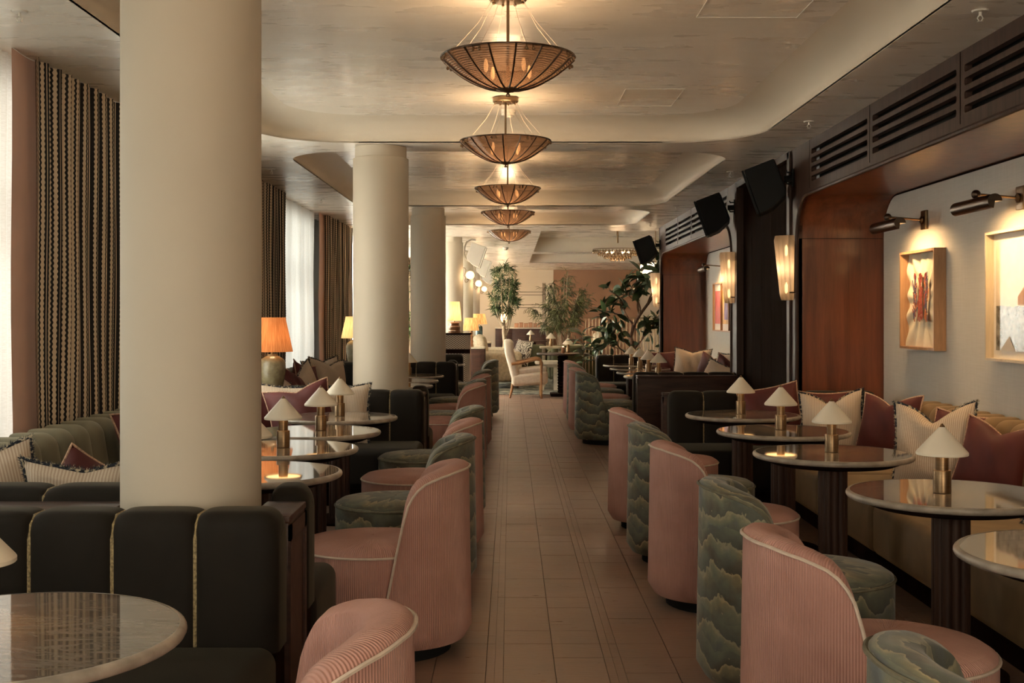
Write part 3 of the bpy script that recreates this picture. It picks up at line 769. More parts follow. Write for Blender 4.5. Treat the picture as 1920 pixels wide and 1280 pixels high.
# ------------------------------------------------------------ tub chairs
CH = [(0, .775), (30, .768), (52, .748), (64, .725), (71, .695), (76, .65), (80, .58), (85, .46), (91, .30), (98, .13), (103, .05)]
def chair_proto(name, label, m, pm, loc, rz):
    R = .31; TH = .105; root = thing(name, label, 'chair', loc, rz, 'tub chairs along the aisle')
    def hgt(a): return lerp_table(CH, abs(a))
    def pathpos():       # sample angles by the length of the swooping rim
        A = [-103 + i*.5 for i in range(413)]; L = [0]
        for a, b in zip(A, A[1:]): L.append(L[-1] + math.hypot(radians(b - a)*R, hgt(b) - hgt(a)))
        out = []; k = 0
        for i in range(57):
            t = L[-1]*i/56
            while k < len(L) - 2 and L[k + 1] < t: k += 1
            out.append(A[k] + (A[k + 1] - A[k])*(t - L[k])/max(1e-9, L[k + 1] - L[k]))
        return out
    ANG = pathpos()
    def sec(a, v):
        """section at angle a: v 0..1 outer bottom -> rim -> inner bottom"""
        h = hgt(a); ra = radians(a); e = max(0, (abs(a) - 66)/37); th = TH*(1 - .5*e)
        zb = .055
        if v < .5:
            t = v/.5
            r = R; z = zb + (h - zb)*t
            if z < zb + .045: r = R - .03*(1 - (z - zb)/.045)**2
            r -= .012*t
        elif v < .8:
            t = (v - .5)/.3; a2 = t*PI*.62
            hb = .035*(1 - e)*(1 if h > .3 else h/.3)
            r = R - .012 - th*(1 - cos(a2))/(1 - cos(PI*.62)); z = h + hb*sin(a2*1.25) - .02*t*(1 - e)
        else:
            t = (v - .8)/.2; zi = h + .035*(1 - e)*(1 if h > .3 else h/.3)*sin(PI*.62*1.25) - .02*(1 - e)
            z = zi + (min(zi, .40) - zi)*t; r = R - .012 - th - .02*sin(t*PI*.5)*(1 - e)
        return Vector((-r*cos(ra), r*sin(ra), z))
    def fn(u, v):
        return sec(ANG[int(round(u*56))], v)
    mb = MB(); mb.grid(fn, 56, 30, uvf=lambda u, v: (radians(ANG[int(round(u*56))])*R, sec(ANG[int(round(u*56))], v).z + (0 if v < .5 else (v - .5)*.8)))
    mb.build('back_shell', m, root, True, 60)
    rim = [sec(a, .5) + Vector((-.004*cos(radians(a)), .004*sin(radians(a)), .002)) for a in ANG]
    MB().tube(rim, .0055, 6).build('rim_piping', pm, root)
    # seat: rounded drum pushed forward
    fx = .115; ax, ay = .315, .293
    prof = [(.90, .055), (.96, .07), (.985, .10), (1, .20), (1, .425), (.985, .445), (.9, .462), (.6, .474), (.25, .478), (.02, .478)]
    def sf(u, v):
        r, z = prof[int(round(v*9))]; a = u*tau; return (fx + ax*r*cos(a), ay*r*sin(a), z)
    mb = MB(); mb.grid(sf, 48, 9, cu=True, uvf=lambda u, v: (u*tau*.3, prof[int(round(v*9))][1] if v < .55 else .44 + v*.3))
    mb.build('seat', m, root, True, 50)
    MB().tube([(fx + ax*1.004*cos(tau*k/48), ay*1.004*sin(tau*k/48), .432) for k in range(48)], .0055, 6, closed=True).build('seat_piping', pm, root)
    MB().lathe([(.26, 0), (.26, .056)], 32, (.04, 0, 0)).build('plinth', BLACK, root)
    return root
RCH = [(.98, 2.2, 'g', 'green landscape-print tub chair cut off at the bottom right corner', -.03), (.985, 3.44, 'p', 'pink needlecord tub chair nearest the camera on the right of the aisle', .03),
       (1.02, 4.47, 'g', 'green landscape-print tub chair between the two nearest pink chairs on the right', -.04), (.99, 5.8, 'p', 'pink tub chair second from the camera on the right of the aisle', .02),
       (.985, 6.82, 'g', 'green landscape-print tub chair beside the far pink one of the near right group', .0), (.965, 7.9, 'p', 'last pink tub chair of the near right-hand group', .0),
       (1.02, 13.03, 'g', 'green landscape-print chair at the front of the far right group', .05), (1.0, 14.05, 'p', 'pink tub chair just behind the green chair of the far right group', 0),
       (1.03, 15.1, 'g', 'green chair squeezed between two pink ones in the far right group', 0), (1.035, 16.2, 'p', 'farthest pink tub chair on the right of the aisle', 0)]
LCH = [(-.50, 2.45, 'p', 'pink tub chair cut off at the bottom edge, left of the aisle', PI + .12), (-.475, 5.03, 'p', 'large pink needlecord tub chair left of the aisle by the walnut console end', PI - .03),
       (-.485, 6.15, 'g', 'green landscape-print chair directly behind the large pink chair on the left', PI + .03), (-.47, 7.1, 'p', 'pink tub chair between two green ones in the near left group', PI),
       (-.48, 8.1, 'g', 'green landscape-print chair last in the near left group', PI + .02), (-.528, 10.85, 'p', 'first pink tub chair of the far left group', PI),
       (-.535, 11.5, 'g', 'first green landscape-print chair of the far left group', PI), (-.51, 12.45, 'p', 'second pink tub chair of the far left group', PI),
       (-.518, 13.5, 'g', 'second green landscape-print chair of the far left group', PI), (-.465, 16.42, 'g', 'farthest green chair on the left, in front of the white armchair', PI + .05)]
protos = {}
for x, y, k, l, rz in RCH + LCH:
    nm = 'tub_chair'
    if k not in protos:
        protos[k] = chair_proto(nm, l, PINK if k == 'p' else HILLS, PIPING if k == 'p' else GPIPING, (x, y, 0), rz)
    else: dup(protos[k], (x, y, 0), rz, l)

# ------------------------------------------------------------ pedestal tables and their little lamps
def table_proto(label, loc):
    root = thing('pedestal_table', label, 'table', loc, 0, 'round marble pedestal tables')
    MB().lathe([(.001, .692), (.2, .692), (.385, .692), (.385, .7195), (.2, .7195), (.001, .7195)], 72, cap=False).build('marble_top', MARBLE, root, True, 20)
    MB().lathe([(.383, .6915), (.390, .6925), (.3965, .697), (.40, .7035), (.40, .709), (.3975, .7145), (.3925, .7185), (.385, .72), (.383, .72)], 72, cap=False).build('marble_edge', MARBLE2, root, True, 60)
    MB().lathe([(.30, .662), (.335, .676), (.345, .692)], 48).build('under_plate', BLACKWOOD, root)
    fl = lambda a: .84 + .16*abs(sin(a*5))**.7
    MB().lathe([(.073, .03), (.073, .664)], 120, flute=fl).build('fluted_stem', DARKWOOD, root, True, 25)
    MB().lathe([(.215, 0), (.215, .016), (.205, .022), (.085, .032)], 40).build('base_disc', BLACKWOOD, root)
    return root
def lamp_proto(label, loc):
    root = thing('table_lamp', label, 'lamp', loc, 0, 'small cone-shaded brass table lamps')
    MB().lathe([(.034, 0), (.0345, .003), (.0345, .086), (.033, .089), (.026, .089)], 28).build('base', BRASS, root)
    MB().lathe([(.0245, .089), (.0245, .165)], 24).build('stem', BRASS, root)
    MB().lathe([(.097, .148), (.099, .150), (.099, .158), (.0965, .162), (.012, .258), (.010, .258), (.092, .158), (.094, .150)], 40, cap=False).build('shade', SHADE, root, True, 25)
    MB().lathe([(.0015, .272), (.0035, .270), (.0125, .257), (.011, .255)], 20).build('finial', BRASS, root)
    MB().lathe([(.03, .1525), (.088, .1525), (.088, .1545), (.03, .1545)], 28, cap=False).build('diffuser', GLOW, root)
    MB().lathe([(.001, .146), (.004, .147), (.005, .152)], 10).build('led', BULB, root)
    return root
TB = [('marble table cut off at the bottom left corner', -1.125, 2.58, (-1.20, 2.6)), ('nearest marble table right of the first column', -1.155, 5.25, (-1.17, 5.27)),
      ('second marble table right of the first column', -1.205, 6.2, (-1.20, 6.2)), ('third marble table right of the first column', -1.185, 7.1, (-1.15, 7.12)),
      ('fourth marble table right of the first column, before the dark banquette', -1.18, 8.1, (-1.18, 8.12)),
      ('marble table cut off at the right edge of the picture', 1.728, 3.45, None), ('second nearest right-hand marble table, below the burgundy cushion', 1.738, 4.63, (1.70, 4.62)),
      ('third right-hand marble table from the camera', 1.64, 5.97, (1.64, 5.99)), ('fourth right-hand marble table from the camera', 1.655, 7.12, (1.65, 7.16)),
      ('fifth right-hand marble table, in front of the dark banquette', 1.637, 8.28, (1.63, 8.3)),
      ('nearest marble table of the far left booth', -1.17, 11.7, None), ('middle marble table of the far left booth', -1.17, 12.6, None), ('farthest marble table of the far left booth', -1.17, 13.6, (-1.18, 13.6)),
      ('marble table by the small dark banquette at the far left', -1.05, 16.78, None),
      ('nearest marble table of the far alcove booth', 1.70, 13.5, (1.71, 13.55)), ('second marble table of the far alcove booth', 1.70, 14.4, (1.70, 14.45)),
      ('third marble table of the far alcove booth', 1.70, 15.4, (1.70, 15.4)), ('farthest marble table of the far alcove booth', 1.70, 16.5, (1.70, 16.5))]
tp = lp = None
for l, x, y, lm in TB:
    if tp is None: tp = table_proto(l, (x, y, 0))
    else: dup(tp, (x, y, 0), random.uniform(0, .8), l)
    if lm:
        ll = 'cone-shaded brass lamp on the ' + l.replace('marble table', 'table').replace(' cut off', ' cut off')
        if lp is None: lp = lamp_proto(ll, (*lm, .721))
        else: dup(lp, (*lm, .721), 0, ll)

# ------------------------------------------------------------ cushions
def pillow(kind, label, loc, lean=0, roll=0, yaw=0, sz=.48, th=.10, dent=.0, seed=0):
    rnd = random.Random(seed + 5)
    root = thing('cushion', label, 'cushion', loc, 0, 'loose cushions on the seating'); root.rotation_euler = (lean, roll, yaw)
    a = sz/2; w1, w2, w3 = rnd.uniform(0, 6), rnd.uniform(0, 6), rnd.uniform(.7, 1.3)
    def P(u, v, s):
        x = a*u*(1 - .085*(1 - v*v)*u*u); z = a*v*(1 - .085*(1 - u*u)*v*v)
        h = th*((1 - u*u)*(1 - v*v))**.5
        h *= 1 + .12*sin(3*u + w1)*sin(2.5*v + w2)
        if v > 0:
            d = dent*exp(-(abs(u)/.42)**1.3)*v**1.6
            z -= d; h += d*.18*(1 - v)
        corner = (abs(u)*abs(v))**4
        y = s*h + .02*sin(2*u + w1)*v + .012*sin(9*u*w3 + 5*v)*(1 - u*u)*(1 - v*v)*s
        return Vector((x, y, z + a))
    mb = MB(); n = 16
    m = {'s': TICK, 'b': BVELVET, 'z': ZEBRA, 'w': BOUCLE}[kind]
    for s in (-1, 1):
        mb.grid(lambda u, v, s=s: P(2*u - 1, 2*v - 1, s), n, n, uvf=lambda u, v: (u*sz, v*sz))
    k = {}; 
    mb.build('cover', m, root, True, 120)
    per = []
    for i in range(24): per.append((-1 + i/12, -1))
    for i in range(24): per.append((1, -1 + i/12))
    for i in range(24): per.append((1 - i/12, 1))
    for i in range(24): per.append((-1, 1 - i/12))
    edge = [P(u, v, 0) for u, v in per]
    if kind == 's':
        mb = MB().tube(edge, .0075, 5, closed=True)
        c = Vector((0, 0, a))
        for i, p in enumerate(edge):
            q = edge[(i + 1) % 96]
            for j in range(5):
                b0 = p.lerp(q, j/5); out = Vector(((b0 - c).x, 0, (b0 - c).z)).normalized()
                for _ in range(2):
                    d = (out + Vector((rnd.uniform(-.5, .5), rnd.uniform(-1.1, 1.1), rnd.uniform(-.5, .5)))).normalized()
                    tip = b0 + d*rnd.uniform(.016, .026); sd = d.orthogonal().normalized()*.0028; s2 = d.cross(sd)
                    k0 = len(mb.v); mb.v += [tuple(b0 + sd), tuple(b0 - sd*.5 + s2), tuple(b0 - sd*.5 - s2), tuple(tip)]
                    mb.f += [(k0, k0 + 1, k0 + 3), (k0 + 1, k0 + 2, k0 + 3), (k0 + 2, k0, k0 + 3)]
        o = mb.build('fringe', FRINGE, root, True, 80); o['kind'] = 'stuff'
    elif kind == 'b':
        MB().tube(edge, lambda t: .006, 6, closed=True).build('corded_edge', ROSECORD, root)
    return root
PIL = [ # right-hand bench, near to far
 ('b', 'burgundy cushion at the right edge of the picture', (2.66, 5.0, .42), -.3, 0, -1.2, .42, 0), ('s', 'striped fringed cushion cut off at the right edge of the picture', (2.56, 5.4, .42), -.32, .06, -1.0, .44, .06),
 ('b', 'burgundy cushion propped right of the tall striped one on the tan bench', (2.66, 6.58, .42), -.34, .12, -.85, .43, .07), ('s', 'tall striped fringed cushion with a dented top on the tan bench', (2.50, 6.95, .42), -.24, -.06, -.72, .50, .13),
 ('b', 'burgundy cushion half hidden behind the tall striped cushion', (2.74, 7.3, .42), -.2, .12, -.9, .40, 0),
 ('b', 'large burgundy cushion on the tan bench near the red veneer panel', (2.62, 8.22, .42), -.26, .02, -.8, .46, .08), ('s', 'striped fringed cushion in the corner of the dark right-hand banquette', (2.35, 8.55, .42), -.24, -.06, -.35, .46, .11),
 ('b', 'burgundy cushion leaning behind the lamps in the banquette corner', (2.03, 8.88, .42), -.16, -.16, .1, .47, .0), ('b', 'burgundy cushion tucked behind the striped one in the banquette corner', (2.40, 8.93, .42), -.16, .0, -.1, .42, .0),
 # left booth behind the nearest column
 ('s', 'striped fringed cushion at the left edge, upright against the window bench', (-2.13, 4.85, .43), .22, -.22, .5, .46, .05), ('s', 'striped fringed cushion lying along the near banquette back', (-1.66, 4.62, .44), .35, .06, .1, .46, .03),
 ('b', 'burgundy cushion between the striped one and the sage bench', (-1.96, 5.15, .43), -.2, .55, .35, .38, 0), ('b', 'burgundy cushion half hidden by the nearest column', (-2.0, 6.75, .43), -.25, -.1, 1.2, .48, 0),
 # corner of the dark banquette by the second column
 ('s', 'striped fringed cushion left of the burgundy one on the dark left banquette', (-1.74, 9.02, .42), -.25, .05, .2, .47, .0), ('b', 'wide burgundy cushion on the dark left banquette', (-1.52, 8.82, .42), -.28, -.22, .15, .5, .05),
 ('s', 'striped fringed cushion right of the burgundy one on the dark left banquette', (-1.32, 9.0, .42), -.22, -.03, -.1, .48, .04), ('b', 'burgundy cushion at the left end of the dark left banquette', (-1.98, 8.8, .42), -.25, .15, .5, .46, .0),
 # booth behind the apricot lamp
 ('s', 'striped fringed cushion nearest the apricot lamp on the window bench', (-2.1, 10.9, .43), -.3, .3, 1.2, .44, 0), ('b', 'burgundy cushion next to the apricot lamp on the window bench', (-2.08, 11.35, .43), -.28, .35, 1.2, .46, 0),
 ('s', 'striped fringed cushion with a peaked top on the far window bench', (-2.06, 12.1, .43), -.26, -.3, 1.0, .5, .1), ('b', 'burgundy cushion behind the peaked striped cushion', (-2.14, 12.45, .43), -.2, .2, 1.3, .5, .05),
 ('s', 'striped fringed cushion against the second column edge', (-2.0, 13.1, .43), -.25, .1, .9, .52, .08), ('s', 'striped fringed cushion at the far end of the far window bench', (-2.1, 13.55, .43), -.22, -.1, .8, .5, .04),
 # far alcove
 ('b', 'burgundy cushion left of the plain striped one in the far alcove', (2.33, 17.1, .42), -.22, -.1, -.1, .48, .0), ('s', 'striped fringed cushion upright in the far alcove', (2.55, 16.7, .42), -.24, .06, -.35, .54, .05),
 ('b', 'burgundy cushion with a peaked top in the far alcove', (2.66, 15.9, .42), -.28, .15, -.8, .5, .08), ('b', 'burgundy cushion nearest the dark jamb in the far alcove', (2.7, 15.1, .42), -.28, .25, -.9, .48, .05),
 ('s', 'striped fringed cushion lying low in the far alcove', (2.5, 14.9, .42), -.5, .3, -.8, .44, .0), ('s', 'striped fringed cushion behind the burgundy pair in the far alcove', (2.8, 15.6, .42), -.2, .0, -1.2, .5, .0)]
for i, (k, l, loc, le, ro, ya, sz, dn) in enumerate(PIL): pillow(k, l, loc, le, ro, ya, sz, .095, dn, i)
# ------------------------------------------------------------ chandeliers: ribbed smoked-glass bowls on brass rods
def chandelier(label, loc, zc):
    root = thing('chandelier', label, 'chandelier', loc, .12, 'smoked glass bowl chandeliers down the ceiling')
    R = .326; D = .155; zr = loc[2]*0
    zrim = 0.0
    def prof(t):                      # t 0 at the hub, 1 at the rim
        r = .055 + (R - .055)*t; return r, -D*(1 - (r/R)**2.1)
    NP = 16; proto = None
    for k in range(NP):
        if proto is None:
            a0, a1 = .02, tau/NP - .02*.5
            def fn(u, v):
                r, z = prof(v); g = .0028/max(r, .05); a = g + (tau/NP - 2*g)*u; b = .006*sin(PI*u)
                return ((r + b)*cos(a), (r + b)*sin(a), z)
            proto = MB().grid(fn, 4, 14, uvf=lambda u, v: (u*.12, v*.33)).mesh('glass_pane'); proto.materials.append(SMOKEGLASS)
        o = bpy.data.objects.new('glass_pane', proto); COL.objects.link(o); o.parent = root; o.rotation_euler = (0, 0, tau*k/NP)
    rp = None
    for k in range(NP):
        if rp is None:
            rp = MB().tube([((prof(t/10)[0] + .002), 0, prof(t/10)[1] - .001) for t in range(11)], .0048, 6).mesh('rib'); rp.materials.append(BRONZE)
        o = bpy.data.objects.new('rib', rp); COL.objects.link(o); o.parent = root; o.rotation_euler = (0, 0, tau*k/NP)
    MB().tube([(R*cos(tau*k/48), R*sin(tau*k/48), .002) for k in range(48)], .0045, 6, closed=True).build('rim', BRONZE, root)
    MB().lathe([(.001, -.188), (.010, -.186), (.011, -.178), (.006, -.172), (.008, -.168), (.058, -.155), (.060, -.150), (.02, -.145), (.001, -.145)], 28, cap=False).build('hub_cap', BRASS, root)
    rod = zc - loc[2]
    MB().tube([(0, 0, -.15), (0, 0, rod - .01)], .0075, 10).build('rod', BRASS, root)
    MB().lathe([(.001, rod - .032), (.088, rod - .032), (.092, rod - .029), (.092, rod)], 36, cap=False).build('canopy', BRASS, root)
    mb = MB(); kb = MB()
    for k in range(8):
        a = tau*k/8 + .2; mb.tube([(.078*cos(a), .078*sin(a), rod - .03), (.15*cos(a), .15*sin(a), rod*.52), (R*.9*cos(a), R*.9*sin(a), .0)], .0012, 4)
        kb.sphere((.078*cos(a), .078*sin(a), rod - .036), .007, 8, 6)
    mb.build('suspension_wires', PIPING, root); kb.build('wire_ferrules', BRASS, root)
    kb = MB(); kb.sphere((R*1.005, 0, -.022), .0085, 8, 6); kb.box(R*.985 - .004, R*.985 + .004, -.004, .004, -.02, .004); cm = kb.mesh('rim_clip'); cm.materials.append(BRASS)
    for k in range(16):
        o = bpy.data.objects.new('rim_clip', cm); COL.objects.link(o); o.parent = root; o.rotation_euler = (0, 0, tau*(k//2)/8 + (-.05, .05)[k % 2] + .2)
    for k in range(4):
        a = tau*k/4 + .5; MB().lathe([(.001, -.05), (.009, -.04), (.011, -.015), (.006, .012), (.001, .018)], 12, (.13*cos(a), .13*sin(a), -.035), cap=False).build('bulb', BULB, root)
    lamp_obj('bulb_light', 'POINT', (0, 0, -.02), 7.5, WARM, root, shadow_soft_size=.10)
    return root
chs = ['nearest smoked glass bowl chandelier at the top of the picture', 'second smoked glass chandelier below the nearest one', 'third smoked glass chandelier, middle of the row', 'fourth smoked glass chandelier of the row', 'farthest smoked glass bowl chandelier of the row']
cp = None
for l, x, y, z in zip(chs, (-.012, -.035, -.027, -.03, -.02), (5.71, 8.43, 11.6, 14.25, 17.45), (2.668, 2.665, 2.67, 2.665, 2.665)):
    if cp is None: cp = chandelier(l, (x, y, z), HC)
    else: dup(cp, (x, y, z), random.uniform(0, .35), l)

for y, l in ((2.75, 'added chandelier above the camera for warm fill, out of the picture'), (.1, 'added chandelier behind the camera for warm fill, out of the picture')): dup(cp, (-.01, y, 2.668), 0, l)  # unseen extra chandeliers, added to warm the near end of the room
# ------------------------------------------------------------ wall sconces
def sconce(label, y, first=None):
    loc = (XR - .008, y, 1.81)
    if first: return dup(first, loc, 0, label)
    root = thing('wall_sconce', label, 'sconce', loc, 0, 'fluted glass wall sconces on the walnut jambs')
    def fn(u, v):
        z = -.268 + .536*v; a = PI/2 + PI*u; w = .078 + .025*v; d = .085 + .055*v
        f = 1 + .075*abs(sin(u*PI*8)); rnd_ = 1 - .08*(max(0, abs(2*v - 1) - .93)/.07)**2
        return (d*cos(a)*f*rnd_ - .006, w*sin(a)*f*rnd_, z)
    MB().grid(fn, 80, 14, uvf=lambda u, v: (u*.3, v*.53)).build('fluted_glass', FLUTEGLASS, root, True, 60)
    MB().rbox(-.010, .008, -.07, .07, -.20, .22, .004, 1).build('back_plate', BRASS, root)
    for z in (-.205, .185):
        MB().tube([(0, -.085, z), (-.03, -.088, z), (-.045, -.088, z)], .006, 8).build('clasp', BRONZE, root)
        MB().lathe([(.001, -.05), (.012, -.035), (.013, .02), (.004, .045), (.001, .046)], 12, (-.05, 0, z*.8), cap=False).build('bulb', BULB, root)
    lamp_obj('bulb_light', 'POINT', (-.06, 0, .0), .7, WARM, root, shadow_soft_size=.06)
    return root
s1 = sconce('nearest fluted glass sconce, left of the bright red veneer panel', 9.79)
sconce('fluted glass sconce left of the dark recess', 12.36, s1); sconce('fluted glass sconce beside the rubber tree at the wall end', 18.5, s1)

# ------------------------------------------------------------ loudspeakers
def speaker(label, loc, mir, m, g, group, curved):
    root = thing('loudspeaker', label, 'speaker', loc, 0, group)
    pr = [(-.40, .06), (-.155, .15), (-.06, -.10), (-.065, -.16), (-.17, -.26), (-.275, -.305)]
    pr = [(x*mir, z) for x, z in pr]
    c = plate(pr, [], lambda a, b, d: (a, d - .15, b), .30)
    bmx = c.build('cabinet', m, root, False)
    md = bmx.modifiers.new('edge', 'BEVEL'); md.width = .012; md.segments = 2
    f = [(-.403, .058), (-.278, -.303), (-.262, -.297), (-.387, .066)]; n = Vector((-.945, 0, -.327))*.016
    f = [(( x + n.x*0)*mir, z) for x, z in f]
    f2 = [(-.42*mir, .052), (-.295*mir, -.309), (-.277*mir, -.303), (-.402*mir, .058)]
    plate(f2, [], lambda a, b, d: (a, d - .155, b), .31).build('grille', g, root, False)
    if curved:
        MB().tube([(-.02*mir, 0, .07), (-.06*mir, 0, .16), (-.14*mir, 0, .20), (-.22*mir, 0, .19)], .014, 8).build('yoke', m, root)
        MB().tube([(-.02*mir, 0, .07), (-.01*mir, 0, -.05), (-.05*mir, 0, -.15), (-.1*mir, 0, -.19)], .014, 8).build('yoke', m, root)
        MB().tube([(0, 0, 0), (-.08*mir, 0, -.02)], .02, 8).build('arm', m, root)
    else:
        x = sorted((.0, -.012*mir)); MB().box(x[0], x[1], -.05, .05, -.075, .075).build('wall_plate', m, root, False)
        MB().tube([(0, 0, -.005), (-.075*mir, 0, -.005)], .028, 8).build('arm', m, root)
        for z in (-.05, .045): MB().tube([(-.01*mir, -.03, z), (-.05*mir, -.03, z), (-.055*mir, -.03, z + .02)], .007, 6).build('bracket_bolt', m, root)
    return root
for l, y, z in (('nearest black loudspeaker bracketed to the walnut fascia', 9.78, 2.56), ('second black loudspeaker, left of the dark recess', 12.32, 2.55), ('farthest black loudspeaker on the wall end above the rubber tree', 18.45, 2.52)):
    speaker(l, (XR - .001, y, z), 1, BLACK, GRILLE, 'black loudspeakers along the right wall', False).rotation_euler[2] = -.24
for l, y in (('nearest pale loudspeaker yoked to the fourth column', 20.9), ('pale loudspeaker on the fifth column', 26.5), ('pale loudspeaker on the sixth column, farthest', 32.2)):
    speaker(l, (-.835, y, 2.56), -1, GREYP, WHITEP, 'pale loudspeakers on the far columns', True)

# globe sconces on the far columns
for i, (l, y) in enumerate((('glowing globe sconce on the fourth column', 20.9), ('glowing globe sconce on the fifth column', 26.5), ('smallest glowing globe sconce on the sixth column', 32.2))):
    g = thing('globe_sconce', l, 'sconce', (-.842, y, 2.10), 0, 'globe sconces on the far columns')
    pts = [(0, 0, .16), (.03, 0, .155), (.05, 0, .12), (.035, 0, .06), (.02, 0, .02), (.045, 0, -.02), (.03, 0, -.07), (.04, 0, -.10), (.07, 0, -.10), (.10, 0, -.06)]
    MB().tube(pts, .006, 6).build('wavy_arm', BRASS, g)
    MB().lathe([(.001, 0), (.03, .004), (.034, .05), (.03, .055)], 14, (.10, 0, -.06), cap=False).build('cup', BRONZE, g)
    MB().sphere((.125, 0, .025), .078, 20, 14).build('globe', GLOBE, g)
    lamp_obj('bulb_light', 'POINT', (.125, -.1, .03), 2, WARM, g, shadow_soft_size=.08)

# ------------------------------------------------------------ pictures and picture lights
def picture_light(label, y, z, zt):
    root = thing('picture_light', label, 'picture light', (XB - .005, y, z), 0, 'bronze picture lights over the framed art')
    MB().rbox(-.02, 0, -.055, .055, -.07, .07, .004, 1).build('wall_plate', BRASS, root)
    MB().lathe([(.001, 0), (.026, .0), (.03, .012), (.018, .022), (.001, .024)], 16, cap=False).xf(Matrix.Rotation(-PI/2, 4, 'Y')).build('boss', BRASS, root).location = (-.02, 0, 0)
    MB().tube([(-.03, 0, 0), (-.14, .0, .01), (-.27, .0, .02)], .0075, 8).build('arm', BRASS, root)
    MB().sphere((-.28, 0, .02), .028, 12, 8).build('knuckle', BRONZE, root)
    # half-open tube shade with closed ends
    def fn(u, v):
        a = PI*1.45*u; return (-.285 + .042*cos(a), -.29 + .58*v, -.045 + .042*sin(a))
    MB().grid(fn, 20, 3).build('tube_shade', BRONZE, root, True, 40)
    for s in (-.29, .29):
        mb = MB(); mb.v = [(-.285, s, -.045)] + [(-.285 + .042*cos(PI*1.45*k/20), s, -.045 + .042*sin(PI*1.45*k/20)) for k in range(21)]
        mb.f = [(0, k + 1, k + 2) for k in range(20)]; mb.build('end_cap', BRONZE, root, False)
    MB().tube([(-.285, -.25, -.045), (-.285, .25, -.045)], .010, 8).build('bulb', BULB, root)
    lamp_obj('bulb_light', 'AREA', (-.268, 0, -.068), 4.2, (1, .62, .28), root, (0, radians(-22), 0), shape='RECTANGLE', size=.05, size_y=.5, spread=radians(150))
    return root
picture_light('bronze picture light above the embroidered figures', 8.66, 2.12, 0)
picture_light('bronze picture light at the right edge above the landscape photograph', 7.02, 2.12, 0)
picture_light('bronze picture light above the triptych in the far alcove', 16.9, 2.12, 0)
picture_light('bronze picture light just outside the right of the frame', 5.3, 2.12, 0)

def frame(root, y0, y1, z0, z1, dep, wd, m):
    for i, (a, b, c, d) in enumerate(((y0, y1, z0, z0 + wd), (y0, y1, z1 - wd, z1), (y0, y0 + wd, z0 + wd, z1 - wd), (y1 - wd, y1, z0 + wd, z1 - wd))):
        MB().box(-dep, 0, a, b, c, d).build('frame_rail' if i < 2 else 'frame_stile', m, root, False)
PX0 = XB - .006
r = thing('framed_artwork', 'deep oak box frame holding three embroidered figures', 'picture', (PX0, 8.615, 1.53))
frame(r, -.365, .365, -.364, .364, .086, .018, TANWOOD)
def lin(u, v):
    y = -.345 + .69*u; z = -.345 + .69*v; d = exp(-((y)**2 + (z)**2)/.05)
    return (-.028 - .012*sin(14*math.atan2(z, y + 1e-6))*min(1, math.hypot(y, z)*4)*(1 - d) - .006*sin(30*y + 8*z), y, z)
MB().grid(lin, 48, 48).build('creased_cloth', CLOTHART, r, True, 180)
for k, (yc, mt) in enumerate(((.115, 1), (.0, 0), (-.115, 1))):
    for q in range(44):
        z = -.16 + .30*q/43; wv = .06 - .042*q/43; y = yc + random.uniform(-wv, wv)*.8
        hh = random.uniform(.03, .08)
        mb = MB(); x = -.052 - random.random()*.004; sk = random.uniform(-.03, .03)
        mb.v = [(x, y - .012, z), (x, y + .012, z), (x, y + .009 + sk, z + hh), (x, y - .009 + sk, z + hh), (x + .004, y, z)]
        mb.f = [(0, 1, 2, 3), (0, 4, 1), (1, 4, 2), (2, 4, 3), (3, 4, 0)]
        mb.build('stitching', THREADS[random.choice((mt, 0, 2, mt))], r, False)
    mb = MB().tube([(-.054, yc + .012*cos(t*tau/14), .175 + .02*sin(t*tau/14)) for t in range(14)], .005, 5, closed=True); mb.build('stitched_head', THREADS[0], r)
r = thing('framed_photograph', 'pale framed monochrome landscape photograph at the right edge of the picture', 'picture', (PX0, 6.72, 1.53))
frame(r, -.66, .66, -.395, .405, .08, .016, PALEWOOD)
MB().box(-.03, -.02, -.645, .645, -.38, .39).build('mount', WHITEP, r, False)
ph = MB(); ph.box(-.034, -.031, -.6, .6, -.33, .345)
def photo_fn(nt, b):
    x, y, z = xyz(nt, coords(nt)); n = noise(nt, scaled(nt, coords(nt), (1, 9, 14)), 1, 5); ridge = noise(nt, scaled(nt, coords(nt), (0, 3, 0)), 1, 4)
    land = (z + .06 + ridge*-.10).lt(-.05); fore = noise(nt, coords(nt), 22, 5)
    g = ramp(nt, fore, [(.35, (.05, .045, .035)), (.6, (.22, .2, .165))]); sky = ramp(nt, n, [(.2, (.55, .47, .36)), (.8, (.66, .57, .45))])
    return mixc(nt, land, sky, g)
nt = PHOTO.node_tree; nt.links.new(photo_fn(nt, nt.nodes['Principled BSDF']), nt.nodes['Principled BSDF'].inputs['Base Color'])
ph.build('photograph', PHOTO, r, False)
hb = MB(); hb.v = [(-.037, .28, -.05), (-.037, .1, -.05), (-.037, .1, 0), (-.037, .19, .06), (-.037, .28, 0)]; hb.f = [(0, 1, 2, 3, 4)]; hb.build('printed_barn', TANWOOD, r, False)
hb = MB(); hb.v = [(-.037, .53, -.33), (-.037, .32, -.33), (-.037, .40, -.24)]; hb.f = [(0, 1, 2)]; hb.build('printed_roof', GREYP, r, False)
r = thing('framed_triptych', 'three-panel red and ochre picture in the far alcove', 'picture', (PX0, 16.55, 1.53))
frame(r, -.95, .95, -.35, .36, .05, .02, TANWOOD)
MB().box(-.02, -.01, -.93, .93, -.33, .34).build('mount', WHITEP, r, False)
